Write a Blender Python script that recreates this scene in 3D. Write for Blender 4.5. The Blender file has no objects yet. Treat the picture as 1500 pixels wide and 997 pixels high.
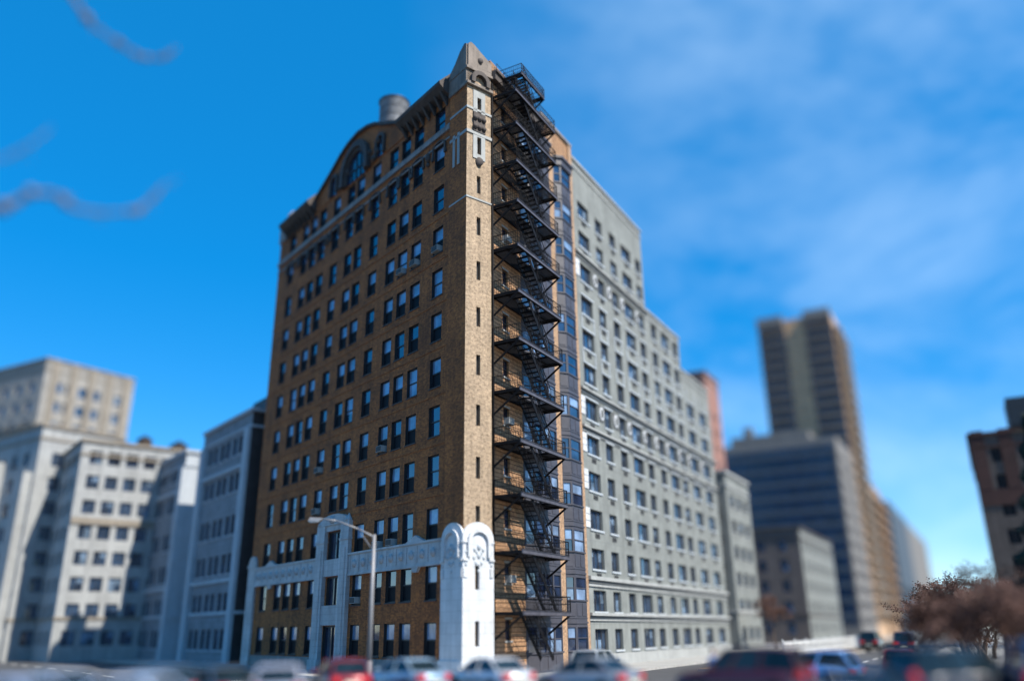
import bpy, bmesh, math, random
from mathutils import Vector, Matrix
R = math.radians
rnd = random.Random(7)
scn = bpy.context.scene
COL = scn.collection

# ------------------------------------------------------------------ materials
def nodes_of(name):
    m = bpy.data.materials.new(name); m.use_nodes = True
    nt = m.node_tree
    return m, nt, nt.nodes['Principled BSDF']
def lk(nt, a, b): nt.links.new(a, b)
def noise(nt, scale, detail=4, rough=.6, vec=None):
    n = nt.nodes.new('ShaderNodeTexNoise'); n.inputs['Scale'].default_value = scale
    n.inputs['Detail'].default_value = detail; n.inputs['Roughness'].default_value = rough
    if vec is not None: lk(nt, vec, n.inputs['Vector'])
    return n
def ramp(nt, fac, stops):
    r = nt.nodes.new('ShaderNodeValToRGB'); e = r.color_ramp.elements
    e[0].position, e[0].color = stops[0][0], (*stops[0][1], 1)
    e[1].position, e[1].color = stops[-1][0], (*stops[-1][1], 1)
    for p, c in stops[1:-1]:
        x = e.new(p); x.color = (*c, 1)
    lk(nt, fac, r.inputs['Fac']); return r
def mul(nt, a, b, f=1.0, mode='MULTIPLY'):
    m = nt.nodes.new('ShaderNodeMix'); m.data_type = 'RGBA'; m.blend_type = mode
    m.inputs[0].default_value = f
    lk(nt, a, m.inputs[6])
    if isinstance(b, tuple): m.inputs[7].default_value = (*b, 1)
    else: lk(nt, b, m.inputs[7])
    return m.outputs[2]
def plain(name, col, rough=.6, metal=0, var=.25, scale=1.5, coat=0, spec=None, bump=0, bscale=20):
    m, nt, b = nodes_of(name)
    tc = nt.nodes.new('ShaderNodeTexCoord')
    n = noise(nt, scale, 5, .65, tc.outputs['Object'])
    lo = tuple(c * (1 - var) for c in col); hi = tuple(min(1, c * (1 + var)) for c in col)
    r = ramp(nt, n.outputs['Fac'], [(.3, lo), (.7, hi)])
    lk(nt, r.outputs['Color'], b.inputs['Base Color'])
    b.inputs['Roughness'].default_value = rough; b.inputs['Metallic'].default_value = metal
    b.inputs['Coat Weight'].default_value = coat
    if spec is not None: b.inputs['Specular IOR Level'].default_value = spec
    if bump:
        n2 = noise(nt, bscale, 3, .6, tc.outputs['Object'])
        bp = nt.nodes.new('ShaderNodeBump'); bp.inputs['Strength'].default_value = bump; bp.inputs['Distance'].default_value = .02
        lk(nt, n2.outputs['Fac'], bp.inputs['Height']); lk(nt, bp.outputs['Normal'], b.inputs['Normal'])
    return m
def brick(name, c1, c2, mortar, bw=.24, bh=.085, stain=.35, rough=.85, bands=0):
    m, nt, b = nodes_of(name)
    uv = nt.nodes.new('ShaderNodeUVMap')
    t = nt.nodes.new('ShaderNodeTexBrick')
    t.inputs['Scale'].default_value = 1; t.inputs['Brick Width'].default_value = bw; t.inputs['Row Height'].default_value = bh
    t.inputs['Mortar Size'].default_value = .011; t.inputs['Mortar Smooth'].default_value = .3; t.inputs['Bias'].default_value = -.1
    t.inputs['Color1'].default_value = (*c1, 1); t.inputs['Color2'].default_value = (*c2, 1); t.inputs['Mortar'].default_value = (*mortar, 1)
    lk(nt, uv.outputs['UV'], t.inputs['Vector'])
    n = noise(nt, .35, 6, .7, uv.outputs['UV'])
    r = ramp(nt, n.outputs['Fac'], [(.3, (1 - stain,) * 3), (.62, (1, 1, 1))])
    c = mul(nt, t.outputs['Color'], r.outputs['Color'])
    # vertical rain streaks
    mp = nt.nodes.new('ShaderNodeMapping'); mp.inputs['Scale'].default_value = (2.2, .12, 1)
    lk(nt, uv.outputs['UV'], mp.inputs['Vector'])
    n2 = noise(nt, 1.0, 5, .7, mp.outputs['Vector'])
    r2 = ramp(nt, n2.outputs['Fac'], [(.35, (1 - stain * .7,) * 3), (.6, (1, 1, 1))])
    c = mul(nt, c, r2.outputs['Color'])
    n3 = noise(nt, 5, 5, .85, uv.outputs['UV'])
    r3 = ramp(nt, n3.outputs['Fac'], [(.36, (.34, .30, .28)), (.5, (.88, .88, .88)), (.64, (1.35, 1.3, 1.28))])
    c = mul(nt, c, r3.outputs['Color'], .85)
    if bands:   # dark line every few courses
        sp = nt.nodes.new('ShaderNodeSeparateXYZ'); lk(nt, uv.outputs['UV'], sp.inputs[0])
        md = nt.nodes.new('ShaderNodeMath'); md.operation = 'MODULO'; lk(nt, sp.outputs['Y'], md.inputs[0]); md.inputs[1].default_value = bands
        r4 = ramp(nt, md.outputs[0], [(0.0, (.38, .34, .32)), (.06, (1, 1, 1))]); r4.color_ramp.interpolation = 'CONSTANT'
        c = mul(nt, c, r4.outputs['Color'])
    lk(nt, c, b.inputs['Base Color']); b.inputs['Roughness'].default_value = rough
    bp = nt.nodes.new('ShaderNodeBump'); bp.inputs['Strength'].default_value = .35; bp.inputs['Distance'].default_value = .02
    lk(nt, t.outputs['Fac'], bp.inputs['Height']); bp.invert = True
    lk(nt, bp.outputs['Normal'], b.inputs['Normal'])
    return m
def stone(name, col, stain=.3, rough=.8, blocks=None, joint=.55):
    m, nt, b = nodes_of(name)
    uv = nt.nodes.new('ShaderNodeUVMap')
    n = noise(nt, .6, 7, .7, uv.outputs['UV'])
    mp = nt.nodes.new('ShaderNodeMapping'); mp.inputs['Scale'].default_value = (1.6, .1, 1)
    lk(nt, uv.outputs['UV'], mp.inputs['Vector'])
    n2 = noise(nt, 1.2, 5, .7, mp.outputs['Vector'])
    r = ramp(nt, n.outputs['Fac'], [(.3, tuple(c * (1 - stain) for c in col)), (.65, col)])
    r2 = ramp(nt, n2.outputs['Fac'], [(.35, (1 - stain * .8,) * 3), (.58, (1, 1, 1))])
    c = mul(nt, r.outputs['Color'], r2.outputs['Color'])
    if blocks:
        t = nt.nodes.new('ShaderNodeTexBrick'); t.inputs['Scale'].default_value = 1
        t.inputs['Brick Width'].default_value, t.inputs['Row Height'].default_value = blocks
        t.inputs['Mortar Size'].default_value = .02
        t.inputs['Color1'].default_value = (1, 1, 1, 1); t.inputs['Color2'].default_value = (.5 + joint * .5 + .06, .5 + joint * .5 + .06, .5 + joint * .5 + .06, 1); t.inputs['Mortar'].default_value = (joint, joint, joint, 1)
        lk(nt, uv.outputs['UV'], t.inputs['Vector'])
        c = mul(nt, c, t.outputs['Color'])
    lk(nt, c, b.inputs['Base Color']); b.inputs['Roughness'].default_value = rough
    n3 = noise(nt, 14, 4, .6, uv.outputs['UV'])
    bp = nt.nodes.new('ShaderNodeBump'); bp.inputs['Strength'].default_value = .2; bp.inputs['Distance'].default_value = .02
    lk(nt, n3.outputs['Fac'], bp.inputs['Height']); lk(nt, bp.outputs['Normal'], b.inputs['Normal'])
    return m
def glassy(name, col, rough=.04, ior=2.0, wav=.03, var=.5):
    m, nt, b = nodes_of(name)
    tc = nt.nodes.new('ShaderNodeTexCoord')
    oi = nt.nodes.new('ShaderNodeObjectInfo')
    ad = nt.nodes.new('ShaderNodeVectorMath'); ad.operation = 'ADD'
    sc_ = nt.nodes.new('ShaderNodeVectorMath'); sc_.operation = 'SCALE'
    lk(nt, oi.outputs['Location'], sc_.inputs[0]); sc_.inputs['Scale'].default_value = 1.7
    lk(nt, tc.outputs['Object'], ad.inputs[0]); lk(nt, sc_.outputs['Vector'], ad.inputs[1])
    n = noise(nt, .9, 2, .5, ad.outputs['Vector'])
    r = ramp(nt, n.outputs['Fac'], [(.35, tuple(c * (1 - var) for c in col)), (.65, tuple(c * (1 + var) for c in col))])
    lk(nt, r.outputs['Color'], b.inputs['Base Color'])
    b.inputs['Roughness'].default_value = rough; b.inputs['IOR'].default_value = ior
    bp = nt.nodes.new('ShaderNodeBump'); bp.inputs['Strength'].default_value = wav; bp.inputs['Distance'].default_value = .1
    n2 = noise(nt, 1.3, 1, .5, ad.outputs['Vector'])
    lk(nt, n2.outputs['Fac'], bp.inputs['Height']); lk(nt, bp.outputs['Normal'], b.inputs['Normal'])
    return m
def paint(name, col, metal=.3):
    m = plain(name, col, .28, metal, .06, 3, coat=.8); return m

M = {}
M['brick'] = brick('brown_brick', (.60, .178, .034), (.28, .080, .016), (.32, .115, .034), stain=.5)
M['buff'] = brick('buff_brick', (.47, .345, .225), (.34, .245, .155), (.42, .33, .235), stain=.28)
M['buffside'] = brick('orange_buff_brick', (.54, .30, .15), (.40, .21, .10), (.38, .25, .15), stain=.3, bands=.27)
M['buffpier'] = brick('pier_brick', (.48, .30, .175), (.38, .23, .13), (.42, .29, .19), stain=.25)
M['terra'] = stone('grey_terracotta', (.30, .27, .25), .45)
M['capstone'] = stone('brown_capstone', (.25, .205, .17), .5)
M['terradark'] = stone('sooty_terracotta', (.085, .068, .06), .45)
M['shadedwhite'] = stone('shaded_white_terracotta', (.50, .505, .515), .35, .55, blocks=(.9, .42), joint=.82)  # white terracotta greyed in colour to stand for the shaded front
M['glassband'] = stone('blue_grey_spandrel', (.06, .088, .12), .3, .8)
M['white'] = stone('white_terracotta', (.64, .655, .67), .24, .5, blocks=(1.05, .6), joint=.78)
M['whiteblue'] = stone('white_relief', (.50, .54, .57), .3, .5)
M['grey'] = stone('grey_render', (.235, .25, .236), .34, blocks=(3.1, 2.92), joint=.8)
M['greytrim'] = stone('pale_grey_trim', (.36, .37, .36), .25)
M['greydark'] = stone('grey_band', (.11, .115, .113), .25)
M['slate'] = plain('slate_painted_metal', (.052, .051, .064), .5, 0, .2, 1.2)
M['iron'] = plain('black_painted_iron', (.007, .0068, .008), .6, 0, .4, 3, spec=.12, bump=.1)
M['ironface'] = plain('sunlit_iron_face', (.085, .08, .095), .5, .2, .3, 2)  # paler iron, painting the sunlight on the front channel
M['frame'] = plain('dark_window_frame', (.02, .02, .023), .5)
M['frame2'] = plain('bronze_frame_and_shaded_wall', (.045, .04, .04), .45)
M['glass'] = glassy('window_glass', (.012, .022, .05), ior=2.3)
M['screen'] = plain('dark_insect_screen', (.006, .007, .010), .6, 0, .3, 2, spec=.15)
M['shade'] = glassy('glass_over_pale_shade', (.17, .25, .38), .12, 1.9, .02, .35)
M['glassgrey'] = glassy('grey_window_glass', (.028, .05, .09), ior=2.6)
M['curtain'] = glassy('glass_over_curtain', (.13, .19, .27), .12, 1.8, .02, .5)
M['glassblue'] = glassy('blue_curtain_glass', (.010, .032, .072), .3, 1.5, .02)
M['vent'] = plain('dark_vent', (.04, .04, .04), .7)
M['roofing'] = plain('bitumen_roof', (.06, .06, .06), .9, bump=.3)
M['tile'] = plain('sooty_roof_tile', (.07, .048, .04), .7, bump=.4, bscale=9)
M['gutter'] = plain('pale_gutter', (.35, .36, .38), .5)
M['tank'] = plain('galvanised_tank', (.17, .175, .185), .65, .1, .5, 1.2)
M['asphalt'] = plain('asphalt', (.05, .05, .052), .9, 0, .25, .6, bump=.3, bscale=60)
M['pave'] = plain('pavement', (.28, .275, .26), .9, 0, .15, .5, bump=.2, bscale=30)
M['kerb'] = plain('kerb_stone', (.33, .32, .30), .85)
M['line'] = plain('road_paint', (.7, .7, .66), .7, 0, .2, 4)
M['earth'] = plain('bare_earth', (.12, .085, .055), .95, 0, .3, .7, bump=.4)
M['beige'] = stone('beige_stone', (.335, .32, .295), .35)
M['beigedark'] = stone('beige_band', (.27, .235, .19), .3)
M['pale'] = stone('pale_stone', (.36, .37, .37), .3)
M['bluegrey'] = stone('grey_limestone', (.26, .28, .31), .25, blocks=(1.2, .45))
M['bluegreylight'] = stone('light_limestone', (.42, .46, .50), .2)
M['concretewarm'] = stone('warm_concrete', (.24, .20, .16), .3)
M['pink'] = brick('pink_brick', (.42, .2, .16), (.36, .17, .13), (.36, .24, .2))
M['tan'] = brick('tan_tower_brick', (.70, .46, .27), (.62, .40, .24), (.62, .44, .3))
M['concrete'] = stone('weathered_concrete', (.19, .18, .17), .25)
M['orange'] = brick('orange_brick', (.42, .25, .13), (.34, .2, .1), (.34, .24, .16))
M['darkbrick'] = brick('dark_red_brick', (.055, .018, .016), (.04, .014, .013), (.06, .03, .026))
M['brownstone'] = stone('brown_stone', (.13, .108, .10), .35)
M['dullbrown'] = stone('dull_brown_stone', (.085, .07, .064), .4)
M['darkmetal'] = plain('dark_metal', (.03, .035, .04), .5, .5)
M['lamp'] = plain('pale_lamp_post', (.22, .22, .23), .5, .1, .1)
M['lampglass'] = plain('lamp_lens', (.7, .7, .68), .3)
M['bark'] = plain('bark', (.085, .06, .045), .95, 0, .4, 6, bump=.5)
M['greybark'] = plain('grey_bark', (.13, .105, .09), .95, 0, .5, 5)
M['twig'] = plain('brown_twigs', (.12, .07, .05), .95, 0, .4, 3)
M['leafbrown'] = plain('dry_leaves', (.095, .046, .034), .9, 0, .45, 1.2)
M['conifer'] = plain('evergreen_needles', (.018, .03, .018), .9, 0, .5, 1.5)
M['rubber'] = plain('rubber', (.018, .018, .018), .8)
M['rim'] = plain('alloy', (.5, .5, .52), .35, .9, .05)
M['carglass'] = glassy('car_glass', (.008, .016, .022), .04, 1.42, 0)
M['red'] = plain('tail_lamp_red', (.5, .012, .015), .2, 0, .1, 4, coat=.6)
M['clear'] = plain('headlamp_clear', (.75, .78, .8), .12, .2, .05, coat=.6)
M['plate'] = plain('blank_plate', (.7, .68, .55), .5)
M['blackplastic'] = plain('black_plastic', (.02, .02, .02), .6)
M['fence'] = plain('white_fence_paint', (.68, .68, .66), .6)
M['skin'] = plain('skin', (.48, .30, .22), .6)
M['hair'] = plain('dark_hair', (.03, .02, .015), .7)
M['jacket'] = plain('light_blue_jacket', (.30, .45, .72), .8)
M['trousers'] = plain('dark_trousers', (.03, .035, .05), .85)

# ------------------------------------------------------------------ mesh builder
class MB:
    def __init__(s): s.v = []; s.f = []; s.uv = []; s.m = []; s.smooth = False; s.sf = []
    def poly(s, pts, uv=None, m=0, sm=False):
        i = len(s.v); pts = [Vector(p) for p in pts]; s.v += pts
        s.f.append(list(range(i, i + len(pts)))); s.m.append(m); s.sf.append(sm)
        if uv is None:
            n = Vector((0, 0, 0))
            for k in range(len(pts)):
                a, b = pts[k], pts[(k + 1) % len(pts)]
                n += a.cross(b)
            ax = max(range(3), key=lambda k: abs(n[k]))
            if ax == 2: uv = [(p.x, p.y) for p in pts]
            else:
                hx = Vector((-n.y, n.x, 0)).normalized() if (n.x or n.y) else Vector((1, 0, 0))
                uv = [(p.dot(hx), p.z) for p in pts]
        s.uv += uv
    def hexa(s, c, m=0):   # 8 corners: bottom 0-3, top 4-7
        for q in ((0, 3, 2, 1), (4, 5, 6, 7), (0, 1, 5, 4), (1, 2, 6, 5), (2, 3, 7, 6), (3, 0, 4, 7)):
            s.poly([c[k] for k in q], None, m)
    def box(s, fr, s0, s1, d0, d1, z0, z1, m=0):
        c = [fr(a, d, z) for z in (z0, z1) for a, d in ((s0, d0), (s1, d0), (s1, d1), (s0, d1))]
        s.hexa(c, m)
    def bar(s, a, b, r, n=6, r2=None, m=0, sm=True, cap=True):
        a, b = Vector(a), Vector(b); d = b - a
        if d.length < 1e-6: return
        q = d.to_track_quat('Z', 'Y'); r2 = r if r2 is None else r2
        i = len(s.v)
        for P, rr in ((a, r), (b, r2)):
            for k in range(n):
                t = 2 * math.pi * k / n
                s.v.append(P + q @ Vector((rr * math.cos(t), rr * math.sin(t), 0)))
        for k in range(n):
            l = (k + 1) % n
            s.f.append([i + k, i + l, i + n + l, i + n + k]); s.m.append(m); s.sf.append(sm)
            s.uv += [(k / n, 0), ((k + 1) / n, 0), ((k + 1) / n, d.length), (k / n, d.length)]
        if cap:
            s.f.append([i + k for k in reversed(range(n))]); s.m.append(m); s.sf.append(False); s.uv += [(0, 0)] * n
            s.f.append([i + n + k for k in range(n)]); s.m.append(m); s.sf.append(False); s.uv += [(0, 0)] * n
    def flat(s, a, b, w, h, m=0, up=Vector((0, 0, 1))):   # rectangular bar a->b, w sideways, h along up
        a, b = Vector(a), Vector(b); d = (b - a).normalized()
        x = d.cross(up)
        if x.length < 1e-5: x = Vector((1, 0, 0))
        x.normalize(); y = x.cross(d)
        c = []
        for P in (a, b):
            for p, q in ((-1, -1), (1, -1), (1, 1), (-1, 1)): c.append(P + x * (w / 2 * p) + y * (h / 2 * q))
        s.hexa(c, m)
    def prism(s, fr, outline, d0, d1, m=0):   # outline of (s,z), extruded in d
        f = [fr(a, d1, z) for a, z in outline]; k = [fr(a, d0, z) for a, z in outline]
        s.poly(f, [(a, z) for a, z in outline], m); s.poly(k[::-1], [(a, z) for a, z in outline][::-1], m)
        n = len(outline)
        for i in range(n):
            j = (i + 1) % n
            s.poly([f[i], k[i], k[j], f[j]], None, m)
    def lathe(s, c, prof, n=16, m=0, sm=True):
        i = len(s.v); c = Vector(c)
        for r, z in prof:
            for k in range(n):
                t = 2 * math.pi * k / n; s.v.append(c + Vector((r * math.cos(t), r * math.sin(t), z)))
        for j in range(len(prof) - 1):
            for k in range(n):
                l = (k + 1) % n
                s.f.append([i + j * n + k, i + j * n + l, i + (j + 1) * n + l, i + (j + 1) * n + k]); s.m.append(m); s.sf.append(sm)
                s.uv += [(k / n * 6, prof[j][1]), ((k + 1) / n * 6, prof[j][1]), ((k + 1) / n * 6, prof[j + 1][1]), (k / n * 6, prof[j + 1][1])]
    def blob(s, c, r, sx=1, sy=1, sz=1, n=8, m=0):
        prof = [(max(.001, math.sin(math.pi * j / 6)), -math.cos(math.pi * j / 6)) for j in range(7)]
        i0 = len(s.v); s.lathe((0, 0, 0), prof, n, m)
        for k in range(i0, len(s.v)):
            p = s.v[k]; s.v[k] = Vector(c) + Vector((p.x * r * sx, p.y * r * sy, p.z * r * sz))
    def mesh(s, name, mats):
        me = bpy.data.meshes.new(name)
        me.from_pydata([tuple(p) for p in s.v], [], s.f)
        for k in mats: me.materials.append(M[k])
        me.polygons.foreach_set('material_index', s.m); me.polygons.foreach_set('use_smooth', s.sf)
        u = me.uv_layers.new(name='UVMap'); flat = [x for p in s.uv for x in p]
        u.data.foreach_set('uv', flat); me.update(); return me
    def build(s, name, mats, parent=None, loc=(0, 0, 0), rotz=0):
        return place(name, s.mesh(name, mats if isinstance(mats, (list, tuple)) else [mats]), parent, loc, rotz)
def place(name, me, parent=None, loc=(0, 0, 0), rotz=0):
    o = bpy.data.objects.new(name, me); COL.objects.link(o)
    o.parent = parent; o.location = loc; o.rotation_euler = (0, 0, rotz); return o
def thing(name, label, cat, loc=(0, 0, 0), rotz=0, group=None):
    o = bpy.data.objects.new(name, None); COL.objects.link(o); o.empty_display_size = .3
    o.location = loc; o.rotation_euler = (0, 0, rotz); o['label'] = label; o['category'] = cat
    if group: o['group'] = group
    return o
def tag(o, label, cat, group=None, kind=None):
    o['label'] = label; o['category'] = cat
    if group: o['group'] = group
    if kind: o['kind'] = kind
    return o
def struct(o, kind='structure'): o['kind'] = kind; return o

def frame(origin, sdir, out):
    O_, S, D = Vector(origin), Vector(sdir), Vector(out)
    def f(s, d, z): return O_ + S * s + D * d + Vector((0, 0, z))
    f.S, f.D, f.O = S, D, O_
    # rotation that takes local +Y to the outward direction
    f.rot = math.atan2(-D.x, D.y)
    f.flip = S.dot(Vector((D.y, -D.x, 0))) < 0
    return f
def facade(mb, fr, s0, s1, z0, z1, holes, depth=.22, m=0, mrev=None, d=0.0):
    """wall sheet with rectangular openings and their reveals"""
    holes = [h for h in holes if h[1] > s0 and h[0] < s1 and h[3] > z0 and h[2] < z1]
    xs = sorted({s0, s1, *[round(h[0], 4) for h in holes], *[round(h[1], 4) for h in holes]})
    zs = sorted({z0, z1, *[round(h[2], 4) for h in holes], *[round(h[3], 4) for h in holes]})
    mrev = m if mrev is None else mrev
    for j in range(len(zs) - 1):
        run = None
        for i in range(len(xs) - 1):
            cx, cz = (xs[i] + xs[i + 1]) / 2, (zs[j] + zs[j + 1]) / 2
            hole = any(h[0] < cx < h[1] and h[2] < cz < h[3] for h in holes)
            if not hole and run is None: run = xs[i]
            if (hole or i == len(xs) - 2) and run is not None:
                e = xs[i] if hole else xs[i + 1]
                q = [(run, zs[j]), (e, zs[j]), (e, zs[j + 1]), (run, zs[j + 1])]
                mb.poly([fr(a, d, b) for a, b in q], q, m); run = None
    for a, b, c, e in holes:
        for p, q in (((a, c), (b, c)), ((b, c), (b, e)), ((b, e), (a, e)), ((a, e), (a, c))):
            mb.poly([fr(p[0], d, p[1]), fr(q[0], d, q[1]), fr(q[0], d - depth, q[1]), fr(p[0], d - depth, p[1])], None, mrev)

I = lambda s, d, z: Vector((s, d, z))   # identity frame: x along, y outward, z up

# ------------------------------------------------------------------ the survey
O = Vector((-2.8932, 47.9127, 0)); dL = Vector((-.62511, .78054, 0)); dR = Vector((.48705, .87337, 0)); dT = Vector((.78054, .62511, 0))
TW = 1.97
O2 = O + dT * TW
nR = Vector((dR.y, -dR.x, 0)); nL = -dT
FL = frame(O, dL, nL); FR = frame(O2, dR, nR); FT = frame(O, dT, -dL)
CAM = Vector((0, 0, 2.5))
def heading(px): return math.atan2(px - 750, 1273.0)
def at(px, dist): 
    h = heading(px); return Vector((math.sin(h) * dist, math.cos(h) * dist, 0))
def ray_pt(px, py, dist):
    v = (CF * 1200 + CX * (px - 750) + CU * (498.5 - py)); h = math.hypot(v.x, v.y); return CAM + v * (dist / h)
pitch, roll = .340888, -.0121277
f0 = Vector((0, math.cos(pitch), math.sin(pitch))); u0 = Vector((0, -math.sin(pitch), math.cos(pitch))); x0 = Vector((1, 0, 0))
CX = x0 * math.cos(roll) + u0 * math.sin(roll); CU = u0 * math.cos(roll) - x0 * math.sin(roll); CF = f0
def at2(px, py, dist):
    p = ray_pt(px, py, dist); return Vector((p.x, p.y, 0))
def roof_z(px, py, dist): return ray_pt(px, py, dist).z
def hdir(deg): return Vector((math.sin(R(deg)), math.cos(R(deg)), 0))

# ------------------------------------------------------------------ ground
mb = MB(); mb.poly([(-2500, -2500, 0), (2500, -2500, 0), (2500, 4000, 0), (-2500, 4000, 0)])
struct(mb.build('road', 'asphalt'))
def slab(name, pts, h=.14, mats=('pave', 'kerb')):
    mb = MB(); top = [Vector((p[0], p[1], h)) for p in pts]; bot = [Vector((p[0], p[1], -.02)) for p in pts]
    mb.poly(top, None, 0)
    for i in range(len(pts)):
        j = (i + 1) % len(pts); mb.poly([bot[i], bot[j], top[j], top[i]], None, 1)
    return struct(mb.build(name, list(mats)))
def LP(s, off): return FL(s, off, 0)
def RP(s, off): return FR(s, off, 0)
# the corner where the two kerb lines meet
kc = FL(-4.2, 3.2, 0); kc2 = FR(-.2, 4.6, 0)
slab('pavement', [LP(160, 4.3), LP(-3, 4.3), kc2 + Vector((-3.2, -1.6, 0)), kc2, RP(70, 4.6), RP(70, -60), LP(160, -70)])
slab('pavement', [RP(82, 4.6), RP(500, 4.6), RP(500, -90), RP(82, -90)])
slab('pavement', [RP(-16, 19.5), RP(500, 19.5), RP(500, 90), RP(-16, 90)])
slab('pavement', [RP(12, 8), RP(120, 8), RP(120, 12), RP(12, 12)], .16, ('earth', 'kerb'))
slab('pavement', [(-6, -3, 0), (6, -3, 0), (4.5, 4.5, 0), (-4.5, 4.5, 0)], .15)
slab('pavement', [LP(160, 20), LP(-10, 20), LP(-10, 24), LP(160, 24)], .15)
mb = MB()
for k in range(30):
    a = -20 + k * 6.0
    mb.poly([FL(a, 12.1, .004), FL(a + 3, 12.1, .004), FL(a + 3, 12.25, .004), FL(a, 12.25, .004)])
    mb.poly([FR(a, 15.6, .004), FR(a + 3, 15.6, .004), FR(a + 3, 15.75, .004), FR(a, 15.75, .004)])
for k in range(9):
    mb.poly([FR(-7.2, 5.4 + k * 1.5, .004), FR(-4.0, 5.4 + k * 1.5, .004), FR(-4.0, 6.1 + k * 1.5, .004), FR(-7.2, 6.1 + k * 1.5, .004)])
struct(mb.build('road_marking', 'line'))

# ------------------------------------------------------------------ corner building
B = thing('apartment_building', 'tall brown brick apartment block with white terracotta base and slim pale corner tower', 'building', O)
def bl(mb, name, mats, par=None):   # world-space mesh built under the corner building
    return mb.build(name, mats, par or B, -O if par is None else (0, 0, 0))
LEND = 31.4
cols = [3.35, 6.17, 8.0, 9.8, 12.5, 15.12, 16.8, 19.4, 22.05, 23.85, 25.6, 28.4]
tops = [3.05, 6.25, 9.65, 12.9, 16.05, 19.25, 22.4, 25.55, 28.7, 31.9, 35.2, 38.25]
WW, WH = 1.26, 1.95
holesL = []; winL = []
for r, zt in enumerate(tops):
    for c, s in enumerate(cols):
        if r < 3 and c in (5, 6): continue
        holesL.append((s - WW / 2, s + WW / 2, zt - WH, zt)); winL.append((s, zt - WH, r, c))
ph = [(14.85, 17.05, 7.55, 9.45), (14.95, 16.95, 4.4, 6.3), (14.8, 17.1, .14, 3.0)]
mb = MB(); facade(mb, FL, 0.0, LEND, 0, 39.6, holesL + ph, .24, 0, 1)  # reveals coloured dark to paint the shade in the jambs
RE = FR(13.35, 0, 0); LE = FL(LEND, 0, 0); LB = LE + dT * 10
mb.poly([LE, LB, LB + Vector((0, 0, 39.6)), LE + Vector((0, 0, 39.6))])
mb.poly([LB, RE - nR * 14 , RE - nR * 14 + Vector((0, 0, 39.6)), LB + Vector((0, 0, 39.6))])
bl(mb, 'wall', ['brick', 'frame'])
swins = [(1.55, 2.3, 18.0 + 3.2 * k, 19.15 + 3.2 * k) for k in range(-5, 7)]
mb = MB(); facade(mb, FR, 0.0, 13.35, 0, 41.5, swins, .2)
mb.poly([FR(13.35, 0, 0), FR(13.35, -14, 0), FR(13.35, -14, 41.5), FR(13.35, 0, 41.5)])
mb.box(FR, 0, 13.35, -.4, -.05, 39, 41.48)
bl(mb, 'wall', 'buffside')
mb = MB(); zr = Vector((0, 0, 39.3))
mb.poly([O + dT * .5 + dL * .5 + zr, FR(0.3, -.4, 39.3), FR(13.3, -.4, 39.3), FR(13.3, -14, 39.3), LB + zr, LE + zr])
bl(mb, 'roof', 'roofing')
# pent roofs with deep soffits, and the shaped gable between them
for a, b in ((2.05, 8.3), (23.6, 29.9)):
    mb = MB(); prof = [(0, 38.75), (.55, 39.0), (.95, 39.35), (1.0, 39.6), (.92, 39.66), (.02, 40.65)]
    n = len(prof)
    for i in range(n):
        p, q = prof[i], prof[(i + 1) % n]
        mb.poly([FL(a, p[0], p[1]), FL(b, p[0], p[1]), FL(b, q[0], q[1]), FL(a, q[0], q[1])], None, 2 if i == 3 else (1 if i < 3 else 0))
    for e in (a, b): mb.poly([FL(e, p[0], p[1]) for p in prof], None, 1)
    k = a + .3
    while k < b - .2:
        mb.hexa([FL(k, .0, 38.1), FL(k + .18, 0, 38.1), FL(k + .18, .08, 38.1), FL(k, .08, 38.1), FL(k, 0, 38.9), FL(k + .18, 0, 38.9), FL(k + .18, .7, 39.0), FL(k, .7, 39.0)], 1); k += .78
    o = bl(mb, 'cornice', ['tile', 'terradark', 'gutter'])
gable = [(8.4, 38.6), (8.4, 39.85), (9.6, 40.4), (11.3, 41.2), (12.9, 42.05), (14.2, 42.5), (15.95, 42.75), (17.7, 42.5), (19.0, 42.05), (20.6, 41.2), (22.3, 40.4), (23.5, 39.85), (23.5, 38.6)]
mb = MB(); mb.prism(FL, gable, -.7, .06)
g = bl(mb, 'gable', 'brick')
mb = MB()
for i in range(1, len(gable) - 2):
    a, b = gable[i], gable[i + 1]
    mb.hexa([FL(a[0], -.8, a[1]), FL(b[0], -.8, b[1]), FL(b[0], .3, b[1]), FL(a[0], .3, a[1]), FL(a[0], -.8, a[1] + .28), FL(b[0], -.8, b[1] + .28), FL(b[0], .3, b[1] + .28), FL(a[0], .3, a[1] + .28)])
mb.build('coping', ['terradark'], g)
def arch_pts(c, w, z0, zs, n=10, sq=1.0):
    r = w / 2
    return [(c - r, z0)] + [(c - r * math.cos(math.pi * k / n), zs + r * sq * math.sin(math.pi * k / n)) for k in range(n + 1)] + [(c + r, z0)]
def arch_ring(mb, fr, c, w, z0, zs, t, d0, d1, m=0, n=10, sq=1.0):
    a = arch_pts(c, w, z0, zs, n, sq); b = arch_pts(c, w + 2 * t, z0, zs, n, sq)
    for i in range(len(a) - 1):
        mb.hexa([fr(a[i][0], d0, a[i][1]), fr(b[i][0], d0, b[i][1]), fr(b[i + 1][0], d0, b[i + 1][1]), fr(a[i + 1][0], d0, a[i + 1][1]),
                 fr(a[i][0], d1, a[i][1]), fr(b[i][0], d1, b[i][1]), fr(b[i + 1][0], d1, b[i + 1][1]), fr(a[i + 1][0], d1, a[i + 1][1])], m)
mb = MB(); arch_ring(mb, FL, 15.95, 3.7, 38.45, 39.4, .55, .06, .5, sq=1.05); arch_ring(mb, FL, 15.95, 3.1, 38.45, 39.4, .3, .06, .28, sq=1.05)
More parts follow.
